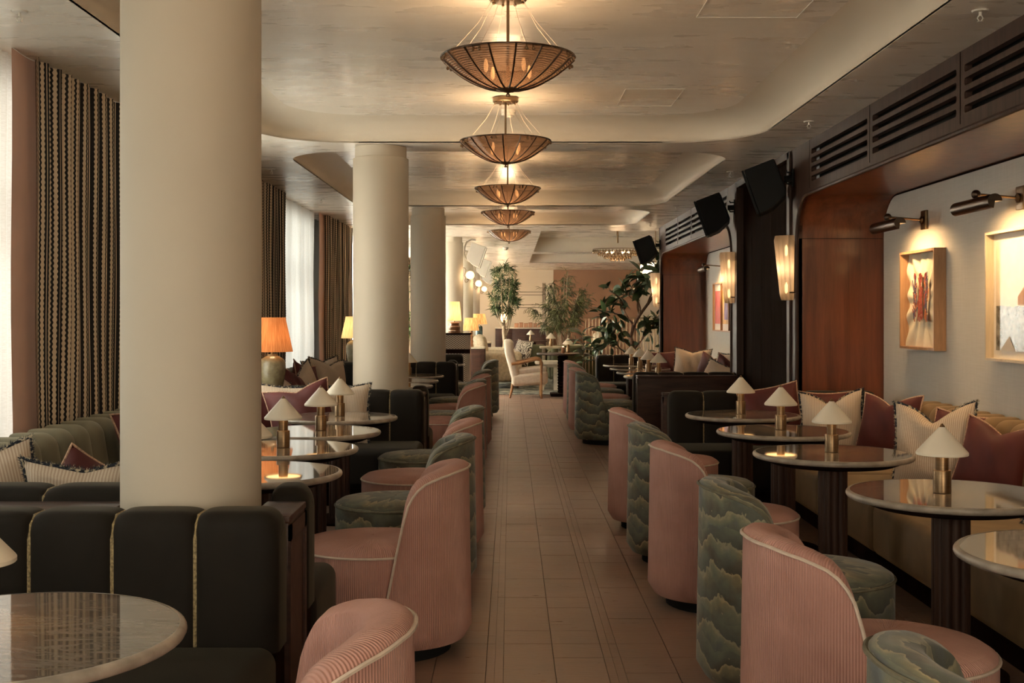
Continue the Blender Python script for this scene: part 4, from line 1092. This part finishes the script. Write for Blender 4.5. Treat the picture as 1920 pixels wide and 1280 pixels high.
for k in range(3):
    y0 = -.9 + k*.61
    MB().box(-.024, -.02, y0, y0 + .56, -.24, .24).build('print_field', PANELS[(2 - k) % 3 if k != 2 else 0], r, False)
    MB().box(-.027, -.024, y0 + .14, y0 + .40, -.18, .16).build('print_figure', PANELS[(k + 1) % 3], r, False)
    if k: MB().box(-.05, -.02, y0 - .035, y0 - .015, -.33, .34).build('frame_bar', TANWOOD, r, False)

# ------------------------------------------------------------ ceiling fittings
sp = None
for x, y, l in ((2.13, 5.32, 'sprinkler head at the top right of the ceiling'), (2.13, 8.37, 'sprinkler head above the near slotted vent'), (2.12, 11.3, 'sprinkler head right of the second coffer'), (2.12, 15.0, 'sprinkler head by the third coffer'), (2.1, 17.6, 'sprinkler head above the far alcove'),
                (-2.23, 5.33, 'sprinkler head at the top left of the ceiling'), (-2.26, 11.1, 'sprinkler head left of the second coffer'), (-2.25, 13.95, 'sprinkler head above the bright sheer curtain')):
    if sp is None:
        sp = thing('sprinkler', l, 'sprinkler', (x, y, HS), 0, 'ceiling sprinkler heads')
        MB().lathe([(.001, -.008), (.034, -.007), (.038, 0)], 24, cap=False).build('escutcheon', WHITEP, sp)
        MB().tube([(0, 0, -.005), (0, 0, -.026)], .007, 8).build('stem', WHITEP, sp)
        mb = MB()
        for s in (-1, 1): mb.tube([(.006*s, 0, -.024), (.013*s, 0, -.036), (.004*s, 0, -.05)], .0025, 5)
        mb.lathe([(.001, -.053), (.013, -.052), (.013, -.05)], 12, cap=False); mb.build('deflector', WHITEP, sp)
    else: dup(sp, (x, y, HS), 0, l)
def detector(label, x, y, z):
    r = thing('smoke_detector', label, 'detector', (x, y, z), 0, 'white smoke detectors')
    MB().lathe([(.001, -.062), (.03, -.06), (.032, -.045), (.05, -.04), (.052, -.022), (.058, -.02), (.06, 0)], 28, cap=False).build('body', WHITEP, r)
    for k in range(6): a = tau*k/6; MB().box(.030*cos(a) - .003, .030*cos(a) + .003, .03*sin(a) - .003, .03*sin(a) + .003, -.06, -.04).build('fin', GREYP, r, False)
detector('white smoke detector behind the second chandelier', -.015, 8.95, HC)
detector('white smoke detector on the far soffit right of the pale loudspeaker', -.10, 24.0, HS); detector('smallest white smoke detector, near the far wall', -.13, 31.5, HS)

# ------------------------------------------------------------ ceramic lamps on the consoles
def console_lamp(label, loc, shade_m, body_m, rt, rb, hs, base, power, pleats=0):
    r = thing('table_lamp', label, 'lamp', loc)
    zb = max(p[1] for p in base)
    MB().lathe(base, 36, cap=False).build('base', body_m, r)
    MB().lathe([(.012, zb - .01), (.012, zb + .05)], 12).build('neck', BRASS, r)
    z0 = zb + .02
    def fn(u, v):
        a = u*tau; q = 1 + (.012*sin(pleats*a) if pleats else 0); rr = (rb + (rt - rb)*v)*q; return (rr*cos(a), rr*sin(a), z0 + hs*v)
    MB().grid(fn, 144 if pleats else 40, 4, cu=True, uvf=lambda u, v: (u, v)).build('shade', shade_m, r, True, 80)
    MB().sphere((0, 0, z0 + hs*.42), .035, 10, 8).build('bulb', BULB, r)
    lamp_obj('bulb_light', 'POINT', (0, 0, z0 + hs*.42), power, WARM, r, shadow_soft_size=.05)
    return r
JAR = [(.001, 0), (.075, 0), (.08, .01), (.10, .12), (.11, .19), (.108, .24), (.09, .275), (.06, .295), (.045, .30), (.042, .315), (.001, .315)]
console_lamp('crackle-glazed jar lamp with apricot pleated shade right of the nearest column', (-1.95, 9.61, .784), PEACHSHADE, CRACKLE, .105, .165, .28, JAR, 1.7, 48)
console_lamp('pale-shaded lamp peeking out left of the second column', (-2.02, 15.19, .784), LINENSHADE, CRACKLE, .11, .17, .28, JAR, 2, 40)
# ------------------------------------------------------------ far lounge
ONYX = [(.001, 0), (.095, 0), (.1, .03), (.085, .05), (.09, .055), (.098, .10), (.088, .115), (.07, .12), (.072, .125), (.078, .16), (.065, .175), (.001, .176)]
cab = thing('lattice_cabinet', 'curved lattice-panelled cabinet below the linen-shaded lamp', 'cabinet', (-.87, 19.0, 0))
def cabcurve(z0, z1, name, m, o=0):
    def fn(u, v):
        t = u; x = -.30 + .46*min(1, t/.62); y = -.18
        if t > .62: a = (t - .62)/.38*PI/2; x = .16 + .06*sin(a)*1.0; y = -.12 - .06*cos(a)
        return (x + o*.5, y - o, z0 + (z1 - z0)*v)
    MB().grid(fn, 24, 2, uvf=lambda u, v: (u*.5, (z0 + (z1 - z0)*v))).build(name, m, cab, True, 60)
cabcurve(.0, 1.10, 'lattice_skin', LATTICE); cabcurve(.80, .87, 'dark_band', BLACKWOOD, .004); cabcurve(.0, .08, 'dark_skirt', BLACKWOOD, .004)
MB().rbox(-.31, .235, -.195, .2, 1.10, 1.126, .006, 1).build('top', BLACKWOOD, cab)
MB().box(.19, .222, -.12, .19, 0, 1.10).build('side_panel', TANWOOD, cab, False); MB().box(-.30, -.27, -.17, .19, 0, 1.10).build('side_panel', TANWOOD, cab, False)
MB().box(-.28, .2, .16, .19, 0, 1.10).build('back_panel', MIDWOOD, cab, False)
console_lamp('linen-shaded lamp with banded stone base on the lattice cabinet', (-.905, 18.98, 1.127), LINENSHADE, AMBERST, .085, .115, .31, ONYX, 2.5)
def side_cab(name, label, x0, x1, y0, y1, h, m, top):
    r = thing(name, label, 'cabinet', ((x0 + x1)/2, (y0 + y1)/2, 0)); hx, hy = (x1 - x0)/2, (y1 - y0)/2
    MB().box(-hx, hx, -hy, hy, .06, h - .03).build('carcass', m, r, False); MB().rbox(-hx - .01, hx + .01, -hy - .01, hy + .01, h - .03, h, .005, 1).build('top', top, r)
    MB().box(-hx + .03, hx - .03, -hy + .03, hy - .03, 0, .06).build('plinth', BLACKWOOD, r, False)
    n = max(1, round((x1 - x0)/.5)); d = (x1 - x0)/n
    for k in range(n): 
        dd = MB().rbox(-hx + k*d + .01, -hx + (k + 1)*d - .01, -hy - .015, -hy, .09, h - .05, .004, 1).build('door', m, r)
        MB().rbox(-hx + k*d + .07, -hx + (k + 1)*d - .07, -hy - .02, -hy - .014, .16, h - .12, .002, 1).build('door_panel', m, dd)
    return r
side_cab('side_cabinet', 'walnut side cabinet behind the lattice cabinet carrying a raffia lamp', -.80, -.47, 21.7, 22.3, .82, MIDWOOD, STONE)
TW = [(.001, 0), (.05, 0), (.055, .02), (.04, .06), (.05, .10), (.036, .14), (.044, .18), (.03, .22), (.036, .25), (.02, .28), (.001, .285)]
console_lamp('raffia-shaded lamp with twisted amber base on the walnut side cabinet', (-.74, 21.95, .821), RAFFIA, AMBERST, .11, .155, .24, TW, 2, 40)
side_cab('side_cabinet', 'dark cabinet below the teal-based lamp at the far left', -.95, -.45, 26.8, 27.4, .80, DARKWOOD, STONE)
DR = [(.001, 0), (.075, 0), (.08, .02), (.08, .33), (.07, .36), (.03, .38), (.001, .385)]
console_lamp('raffia-shaded lamp with teal drum base at the far left', (-.72, 27.0, .801), RAFFIA, TEAL, .13, .19, .24, DR, 2.5, 40)

# white armchair with teak arms
arm = thing('armchair', 'cream upholstered armchair with honey-coloured wooden arms in mid distance', 'armchair', (.20, 20.25, 0), 0)
def armb(q): return Vector((q.x - (q.z - .4)*.30, q.y, q.z))
MB().rbox(-.20, -.04, -.30, .30, .30, 1.0, .06, 4, lambda q: Vector((q.x - (q.z - .4)*.26 + (.03 if q.z > .9 else 0), q.y*(1 - .10*max(0, (q.z - .55)/.45)), q.z))).build('backrest', BOUCLE, arm)
MB().rbox(-.18, .44, -.31, .31, .20, .40, .06, 4, lambda q: Vector((q.x, q.y, q.z + .07*(q.x + .18)/.62*(1 if q.z > .3 else .5)))).build('seat_base', BOUCLE, arm)
MB().rbox(-.08, .42, -.28, .28, .39, .50, .045, 4, lambda q: Vector((q.x, q.y, q.z + .05*(q.x + .08)/.5))).build('seat_cushion', BOUCLE, arm)
for s in (-1, 1):
    y = s*.36
    MB().tube([(-.18, y, .585), (-.05, y, .60), (.12, y, .64), (.24, y, .665), (.31, y, .655), (.335, y, .60), (.325, y, .5), (.325, y, .3), (.325, y, .0)], lambda t: .026 - .006*t, 8).build('arm', TEAK, arm)
    MB().tube([(-.16, s*.26, .24), (-.18, s*.27, .12), (-.21, s*.28, 0)], lambda t: .026 - .010*t, 8).build('rear_leg', TEAK, arm)
pillow('z', 'zebra-patterned cushion on the sheepskin sofa', (.16, 22.8, .45), -.3, .1, -.9, .5, .1, 0, 71)
def fluffy(name, label, cat, loc, rz, wdt):
    r = thing(name, label, cat, loc, rz)
    MB().rbox(-wdt/2, wdt/2, -.38, .40, .14, .44, .07, 4).build('seat', BOUCLE, r)
    n = 2; 
    for k in range(n):
        a = -wdt/2 + wdt*k/n; b = a + wdt/n
        MB().rbox(a + .02, b - .02,   .22, .46, .40, 1.03, .115, 4, lambda q: Vector((q.x, q.y + (q.z - .4)*.2, q.z - .05*0))).build('back_cushion', SHEEP, r)
    for s in (-1, 1): MB().rbox(s*wdt/2 - .09, s*wdt/2 + .09, -.38, .4, .14, .72, .085, 4).build('arm', SHEEP, r)
    for sx in (-1, 1):
        for sy in (-.3, .3): MB().lathe([(.018, 0), (.026, .14)], 10, (sx*(wdt/2 - .06), sy, 0)).build('leg', TEAK, r)
    return r
fluffy('sofa', 'cream sheepskin sofa behind the white armchair', 'sofa', (-.16, 23.2, 0), PI/2, 1.4)
fluffy('lounge_chair', 'cream sheepskin chair farther back by the willow-leaved tree', 'armchair', (-.42, 25.0, 0), PI/2, .9)
fluffy('lounge_chair', 'cream upholstered chair right of the tall bamboo plant', 'armchair', (1.62, 27.5, 0), -PI/2, .8)
def tubsofa(label, loc, rz, wdt):
    r = thing('tub_sofa', label, 'sofa', loc, rz, 'moss green tub sofas in the far lounge')
    MB().rbox(-wdt/2, wdt/2, .18, .42, .10, .80, .09, 4).build('backrest', OLIVE, r)
    for s in (-1, 1): MB().rbox(s*wdt/2 - .10, s*wdt/2 + .06, -.40, .36, .10, .70, .075, 4).build('arm', OLIVE, r)
    MB().rbox(-wdt/2 + .05, wdt/2 - .05, -.42, .24, .12, .42, .06, 4).build('seat', OLIVE, r)
    MB().box(-wdt/2 + .06, wdt/2 - .06, -.36, .36, 0, .11).build('plinth', BLACK, r, False)
tubsofa('moss green tub sofa behind the cream armchair', (.42, 24.75, 0), PI, .66)
tubsofa('moss green tub sofa below the bamboo plant', (1.3, 24.2, 0), PI, .95)
rug = MB().rbox(-1.1, 2.6, 20.9, 26.5, .0, .014, .004, 1).build('rug', RUG, None); tag(rug, 'patterned dark and cream rug under the far lounge seats', 'rug')
# stone pedestal table, spiral pedestal table, slim tables
def spiral_table(label, loc, R):
    r = thing('pedestal_table', label, 'table', loc)
    MB().lathe([(.001, .72), (R - .01, .72), (R, .728), (R, .742), (R - .006, .75), (.001, .75)], 40, cap=False).build('top', MIDWOOD, r)
    pr = []
    for k in range(37): z = .05 + .67*k/36; pr.append((.075 + .022*abs(sin(z*PI/.05)), z))
    MB().lathe(pr, 24).build('ribbed_stem', BLACKWOOD, r); MB().rbox(-.22, .22, -.22, .22, 0, .05, .01, 1).build('base', BLACKWOOD, r)
spiral_table('dark round table on a ribbed black stem in mid distance', (.92, 20.6, 0), .46)
r = thing('side_table', 'travertine pedestal side table between sofa and ribbed table', 'table', (.72, 22.0, 0))
MB().rbox(-.26, .26, -.26, .26, .50, .56, .008, 1).build('top', STONE, r); MB().rbox(-.16, .16, -.16, .16, .44, .50, .006, 1).build('cornice', STONE, r)
for s in (-1, 1): MB().box(s*.13 - .04, s*.13 + .04, -.13, .13, 0, .44).build('pillar', STONE, r, False)
r = thing('side_table', 'slim travertine table with two lamps beyond the ribbed table', 'table', (.82, 23.2, 0))
MB().rbox(-.24, .24, -.22, .22, .76, .80, .006, 1).build('top', STONE, r)
for sx in (-1, 1): MB().box(sx*.16 - .03, sx*.16 + .03, -.1, .1, 0, .76).build('pillar', STONE, r, False)
dup(lp, (.80, 23.2, .801), 0, 'white cone lamp on the slim travertine table')
dup(lp, (1.02, 20.75, .751), 0, 'white cone lamp on the ribbed-stem table')
r = thing('far_table', 'round brown table with a cone lamp in front of the sideboard', 'table', (.52, 28.4, 0)); 
MB().lathe([(.001, .76), (.36, .76), (.37, .775), (.36, .79), (.001, .79)], 36, cap=False).build('top', MIDWOOD, r); MB().lathe([(.10, .0), (.08, .4), (.1, .76)], 20).build('stem', BLACKWOOD, r)
dup(lp, (.49, 28.4, .791), 0, 'white cone lamp in front of the far sideboard')
r = thing('candle_holder', 'amber glass candle cup on the ribbed-stem table', 'candle', (.92, 20.5, .751))
MB().lathe([(.03, 0), (.033, .01), (.033, .11), (.029, .11), (.029, .02)], 20).build('cup', AMBERST, r); MB().sphere((0, 0, .105), .014, 8, 8).build('flame', FLAME, r)
# sideboard with lit candle lamp and copper boxes
r = side_cab('sideboard', 'tall walnut sideboard against the far cream wall', -.45, 1.06, 34.9, 35.5, 1.04, MIDWOOD, STONE)
for k in range(6):
    b = MB().rbox(-.06, .06, -.1, .1, 0, .13 + .02*(k % 2), .006, 1).build('copper_box', COPPER); b.location = (.18 + .14*k, 35.15, 1.041); tag(b, 'copper-coloured box on the far sideboard, %s from the left' % ORD[k], 'box', 'copper boxes along the far sideboard')
r = thing('oil_lamp', 'glowing hurricane lamp on the sideboard behind the willow-leaved tree', 'lamp', (-.20, 35.1, 1.041))
MB().lathe([(.09, 0), (.1, .02), (.03, .05), (.03, .1)], 20).build('base', BRASS, r); MB().lathe([(.05, .1), (.10, .2), (.09, .34), (.05, .46)], 24, cap=False).build('globe', GLOBE, r); lamp_obj('bulb_light', 'POINT', (0, -.2, .35), 16, WARM, r, shadow_soft_size=.1)
# thin moulding lines on the far wall
mb = MB()
wf = bpy.data.objects['wall_far']
for z in (2.12, 2.03, 1.73, 1.64): MB().box(-.1, 1.0, YF - .018, YF, z - .008, z + .008).build('wall_moulding', BRONZE, wf, False)
for x in (1.0, 1.06): MB().box(x - .01, x + .01, YF - .02, YF, 0, 2.4).build('wall_moulding', BRONZE, wf, False)
for z in (2.075, 1.685): MB().box(.22, .235, YF - .018, YF, z - .045, z + .045).build('wall_moulding', BRONZE, wf, False)
# crystal ceiling light and lit pendant
r = thing('crystal_light', 'gold crystal ceiling light above the rubber tree', 'ceiling light', (2.0, 21.9, 2.62))
MB().lathe([(.02, .14), (.02, .50)], 10).build('rod', BRASS, r)
mb = MB(); random.seed(3)
for ring, (R, z, n) in enumerate(((.46, .0, 44), (.36, -.05, 34), (.25, -.1, 24), (.13, -.14, 12))):
    mb.tube([(R*cos(tau*k/32), R*sin(tau*k/32), z + .02) for k in range(32)], .006, 5, closed=True)
    for k in range(n):
        a = tau*k/n; c = (R*cos(a), R*sin(a), z - .02); mb.lathe([(.001, -.04), (.018, -.01), (.001, .03)], 6, c, cap=False)
mb.build('crystal_tiers', BRASS, r, False)['kind'] = 'stuff'
for k in range(6): a = tau*k/6; MB().sphere((.2*cos(a), .2*sin(a), -.03), .025, 8, 6).build('bulb', BULB, r)
lamp_obj('bulb_light', 'POINT', (0, 0, -.22), 4, WARM, r, shadow_soft_size=.15)
r = thing('pendant_light', 'lit drum pendant by the wall end at the far right', 'ceiling light', (2.62, 21.2, 2.26))
MB().lathe([(.26, -.09), (.28, .0), (.26, .09)], 28, cap=True).build('shade', PENDANT, r); MB().tube([(0, 0, .09), (0, 0, .859)], .008, 6).build('rod', BRASS, r)
# gold rod screen
r = thing('rod_screen', 'screen of upright gold rods behind the rubber tree', 'screen', (2.25, 22.6, 0))
for k in range(26):
    x = -.8 + k*.066; MB().tube([(x, 0, 0.03), (x, 0, 1.36)], .009, 6).build('rod', BRASS, r)
for z in (.03, 1.36): MB().box(-.84, .9, -.012, .012, z - .012, z + .012).build('rail', BRASS, r, False)

# ------------------------------------------------------------ plants
def leaf_mesh(L, W, m, bend=.25, name='leaf'):
    mb = MB(); n = 4; 
    for i in range(n + 1):
        t = i/n; wv = W/2*sin(PI*min(1, t*.93 + .05))**.75 if 0 < i < n else .0006
        x = L*t; z = -bend*L*t*t
        mb.v += [(x, -wv, z + wv*.35), (x, 0, z), (x, wv, z + wv*.35)]
    for i in range(n):
        a = i*3; mb.f += [(a, a + 1, a + 4, a + 3), (a + 1, a + 2, a + 5, a + 4)]
    me = mb.mesh(name, True, 180); me.materials.append(m); return me
def add_leaf(mb, L, W, M, bend=.25):
    b = len(mb.v); 
    for t, wv in ((0, .08), (.3, .9), (.62, .8), (1, .02)):
        w_ = W/2*wv; z = -bend*L*t*t
        mb.v += [tuple(M @ Vector((L*t, -w_, z))), tuple(M @ Vector((L*t, w_, z)))]
    for i in range(3): mb.f.append((b + 2*i, b + 2*i + 1, b + 2*i + 3, b + 2*i + 2))
def dirmat(p, d, roll=0):
    x = d.normalized(); up = Vector((0, 0, 1)) if abs(x.z) < .95 else Vector((0, 1, 0))
    y = up.cross(x).normalized(); z = x.cross(y)
    return Matrix.Translation(p) @ Matrix((x, y, z)).transposed().to_4x4() @ Matrix.Rotation(roll, 4, 'X')
def planter(root, r, h):
    MB().lathe([(r*.75, 0), (r, h*.9), (r*1.03, h), (r*.93, h), (r*.9, h - .04)], 28).build('pot', TERRACOTTA, root); MB().lathe([(.01, h - .05), (r*.9, h - .045)], 20).build('soil', SOIL, root)
random.seed(21)
def R3(s): return Vector((random.uniform(-s, s), random.uniform(-s, s), random.uniform(-s, s)))
# 1 willow-leaved tree: pale forked trunk, narrow dark leaves
t1 = thing('potted_tree', 'slender tree with narrow dark leaves and pale forked stems beside the globe sconces', 'plant', (-.14, 26.2, 0)); planter(t1, .24, .45)
br = MB(); fo = MB(); tips = []
br.tube([(0, 0, .4), (.02, 0, .8), (-.01, .02, 1.05), (.0, 0, 1.3)], lambda t: .055 - .02*t, 8)
for k in range(9):
    a = tau*k/9 + .3; s = .16 + .12*random.random()
    p = [Vector((0, 0, .85 + .06*k)), Vector((s*.7*cos(a), s*.7*sin(a), 1.15 + .05*k)), Vector((s*1.1*cos(a), s*1.1*sin(a), 1.5 + .06*k)), Vector((s*1.2*cos(a), s*1.0*sin(a), 1.8 + .09*k))]
    br.tube(p, lambda t: .016 - .009*t, 6); tips += [p[2], p[3], p[2].lerp(p[3], .5)]
br.build('stems', BARK, t1)
for i in range(64):
    z = random.uniform(1.45, 2.52); w_ = lerp_table([(1.4, .12), (1.6, .33), (2.1, .36), (2.4, .25), (2.7, .08)], z); a = random.uniform(0, tau); q = w_*sqrt(random.random())
    c = Vector((q*cos(a) + .02*sin(z*5), q*sin(a), z))
    for j in range(26):
        d = Vector((cos(a)*.5, sin(a)*.5, .1)) + R3(1); add_leaf(fo, random.uniform(.10, .19), .02, dirmat(c + R3(.05), d, random.uniform(-1, 1)), .35)
fo.build('foliage', LEAF1, t1, False)['kind'] = 'stuff'
# 2 bamboo
t2 = thing('potted_bamboo', 'tall bamboo plant with drooping fronds in front of the tan wall', 'plant', (1.28, 28.6, 0)); planter(t2, .28, .45)
br = MB(); fo = MB()
for k in range(13):
    a = tau*k/13; lean = random.uniform(.1, .62); h = random.uniform(1.6, 2.6); pts = []
    for t in range(9):
        u = t/8; pts.append(Vector((.1*cos(a) + lean*cos(a)*u**2*1.1, .1*sin(a) + lean*sin(a)*u**2, .4 + (h - .4)*u - .12*lean*u**3)))
    br.tube(pts, lambda t: .011 - .006*t, 5)
    for q in range(34):
        u = random.uniform(.42, 1)**.8; i = min(7, int(u*8)); c = pts[i].lerp(pts[i + 1], u*8 - i)
        d0 = Vector((cos(a) + random.uniform(-1, 1), sin(a) + random.uniform(-1, 1), random.uniform(-.4, .5))).normalized(); ln = random.uniform(.08, .3)
        for j in range(7):
            add_leaf(fo, random.uniform(.10, .18), .02, dirmat(c + d0*ln*j/7, d0 + R3(.9) + Vector((0, 0, -.35)), random.uniform(-1, 1)), .5)
br.build('canes', BARK, t2); fo.build('foliage', LEAF2, t2, False)['kind'] = 'stuff'
# 3 rubber tree: each large leaf its own part
t3 = thing('rubber_tree', 'big rubber tree with broad dark leaves at the end of the red wall', 'plant', (2.12, 20.3, 0)); planter(t3, .3, .5)
br = MB(); LM = [leaf_mesh(.20, .085, LEAF3, .3), leaf_mesh(.25, .10, LEAF3, .2), leaf_mesh(.16, .075, LEAF3, .45)]
trunk = [Vector((-.06, 0, .45)), Vector((.0, 0, .8)), Vector((-.03, .0, 1.05)), Vector((.02, 0, 1.25)), Vector((.12, .02, 1.42)), Vector((.25, .0, 1.6)), Vector((.36, 0, 1.75))]
br.tube(trunk, lambda t: .042 - .022*t, 8)
ends = []
def branch(p0, d, L, r, depth):
    pts = [p0]; dd = d.normalized()
    for k in range(4): dd = (dd + R3(.28) + Vector((0, 0, .12))).normalized(); pts.append(pts[-1] + dd*L/4)
    br.tube(pts, lambda t: r*(1 - .55*t), 6)
    ends.append((pts[-1], dd)); ends.append((pts[3], dd)); 
    if depth:
        for k in range(3): branch(pts[2 + k % 3], (dd + R3(.9)).normalized(), L*.62, r*.6, depth - 1)
for p, d in ((trunk[3], Vector((-.7, 0, .8))), (trunk[2], Vector((-.85, .1, .45))), (trunk[4], Vector((-.2, .1, 1))), (trunk[5], Vector((.3, .1, .9))), (trunk[4], Vector((.1, -.3, .95))), (trunk[1], Vector((.6, .1, .45))), (trunk[6], Vector((.5, 0, .5)))):
    branch(p, d, .52, .02, 1)
branch(Vector((-.02, 0, .7)), Vector((-1, 0, .25)), .55, .016, 1)
br.build('trunk_and_branches', DBARK, t3)
cnt = 0
def put_leaf(c, d):
    global cnt
    o = bpy.data.objects.new('leaf', LM[cnt % 3]); COL.objects.link(o); o.parent = t3; o.matrix_local = dirmat(c, d, random.uniform(-1.2, 1.2)) @ Matrix.Scale(random.uniform(.75, 1.2), 4); cnt += 1
for p, d in ends:
    for k in range(4):
        if cnt < 290: put_leaf(p + R3(.05), d*.6 + R3(1) + Vector((0, 0, -.15)))
while cnt < 298:
    z = random.uniform(.75, 1.35); put_leaf(Vector((random.uniform(-.75, .5), random.uniform(-.25, .3), z)), R3(1) + Vector((0, 0, -.2)))
# 4 plant in the window bay beyond the second column
t4 = thing('potted_tree', 'leafy tree in the window bay seen between second and third columns', 'plant', (-1.92, 22.3, 0)); planter(t4, .22, .45); fo = MB(); br = MB()
br.tube([(0, 0, .4), (.03, 0, 1.2), (0, 0, 2.2)], .02, 6); br.build('stem', BARK, t4)
for i in range(60):
    z = random.uniform(1.0, 2.5); a = random.uniform(0, tau); q = .38*sqrt(random.random()); c = Vector((q*cos(a), q*sin(a), z))
    for j in range(12): add_leaf(fo, .11, .045, dirmat(c + R3(.08), R3(1), random.uniform(-1, 1)))
fo.build('foliage', LEAF1, t4, False)['kind'] = 'stuff'
# 5 trailing leafy plant at the foot of the rubber tree
t5 = thing('potted_fern', 'low long-leaved plant drooping left of the rubber tree', 'plant', (1.2, 19.45, 0)); planter(t5, .17, .4); LM5 = [leaf_mesh(.34, .085, LEAF3, .5), leaf_mesh(.26, .10, LEAF3, .3)]
MB().tube([(0, 0, .38), (.02, 0, .8), (0, 0, 1.12)], lambda t: .015 - .008*t, 6).build('stem', DBARK, t5)
for k in range(26):
    z = .6 + .55*(k/26); a = k*2.4; o = bpy.data.objects.new('leaf', LM5[k % 2]); COL.objects.link(o); o.parent = t5
    o.matrix_local = dirmat(Vector((0, 0, z)), Vector((cos(a), sin(a), random.uniform(-.1, .9))), random.uniform(-.5, .5)) @ Matrix.Scale(random.uniform(.7, 1.1), 4)
# no downlights: room fill comes from the added rear lamp and unseen chandeliers
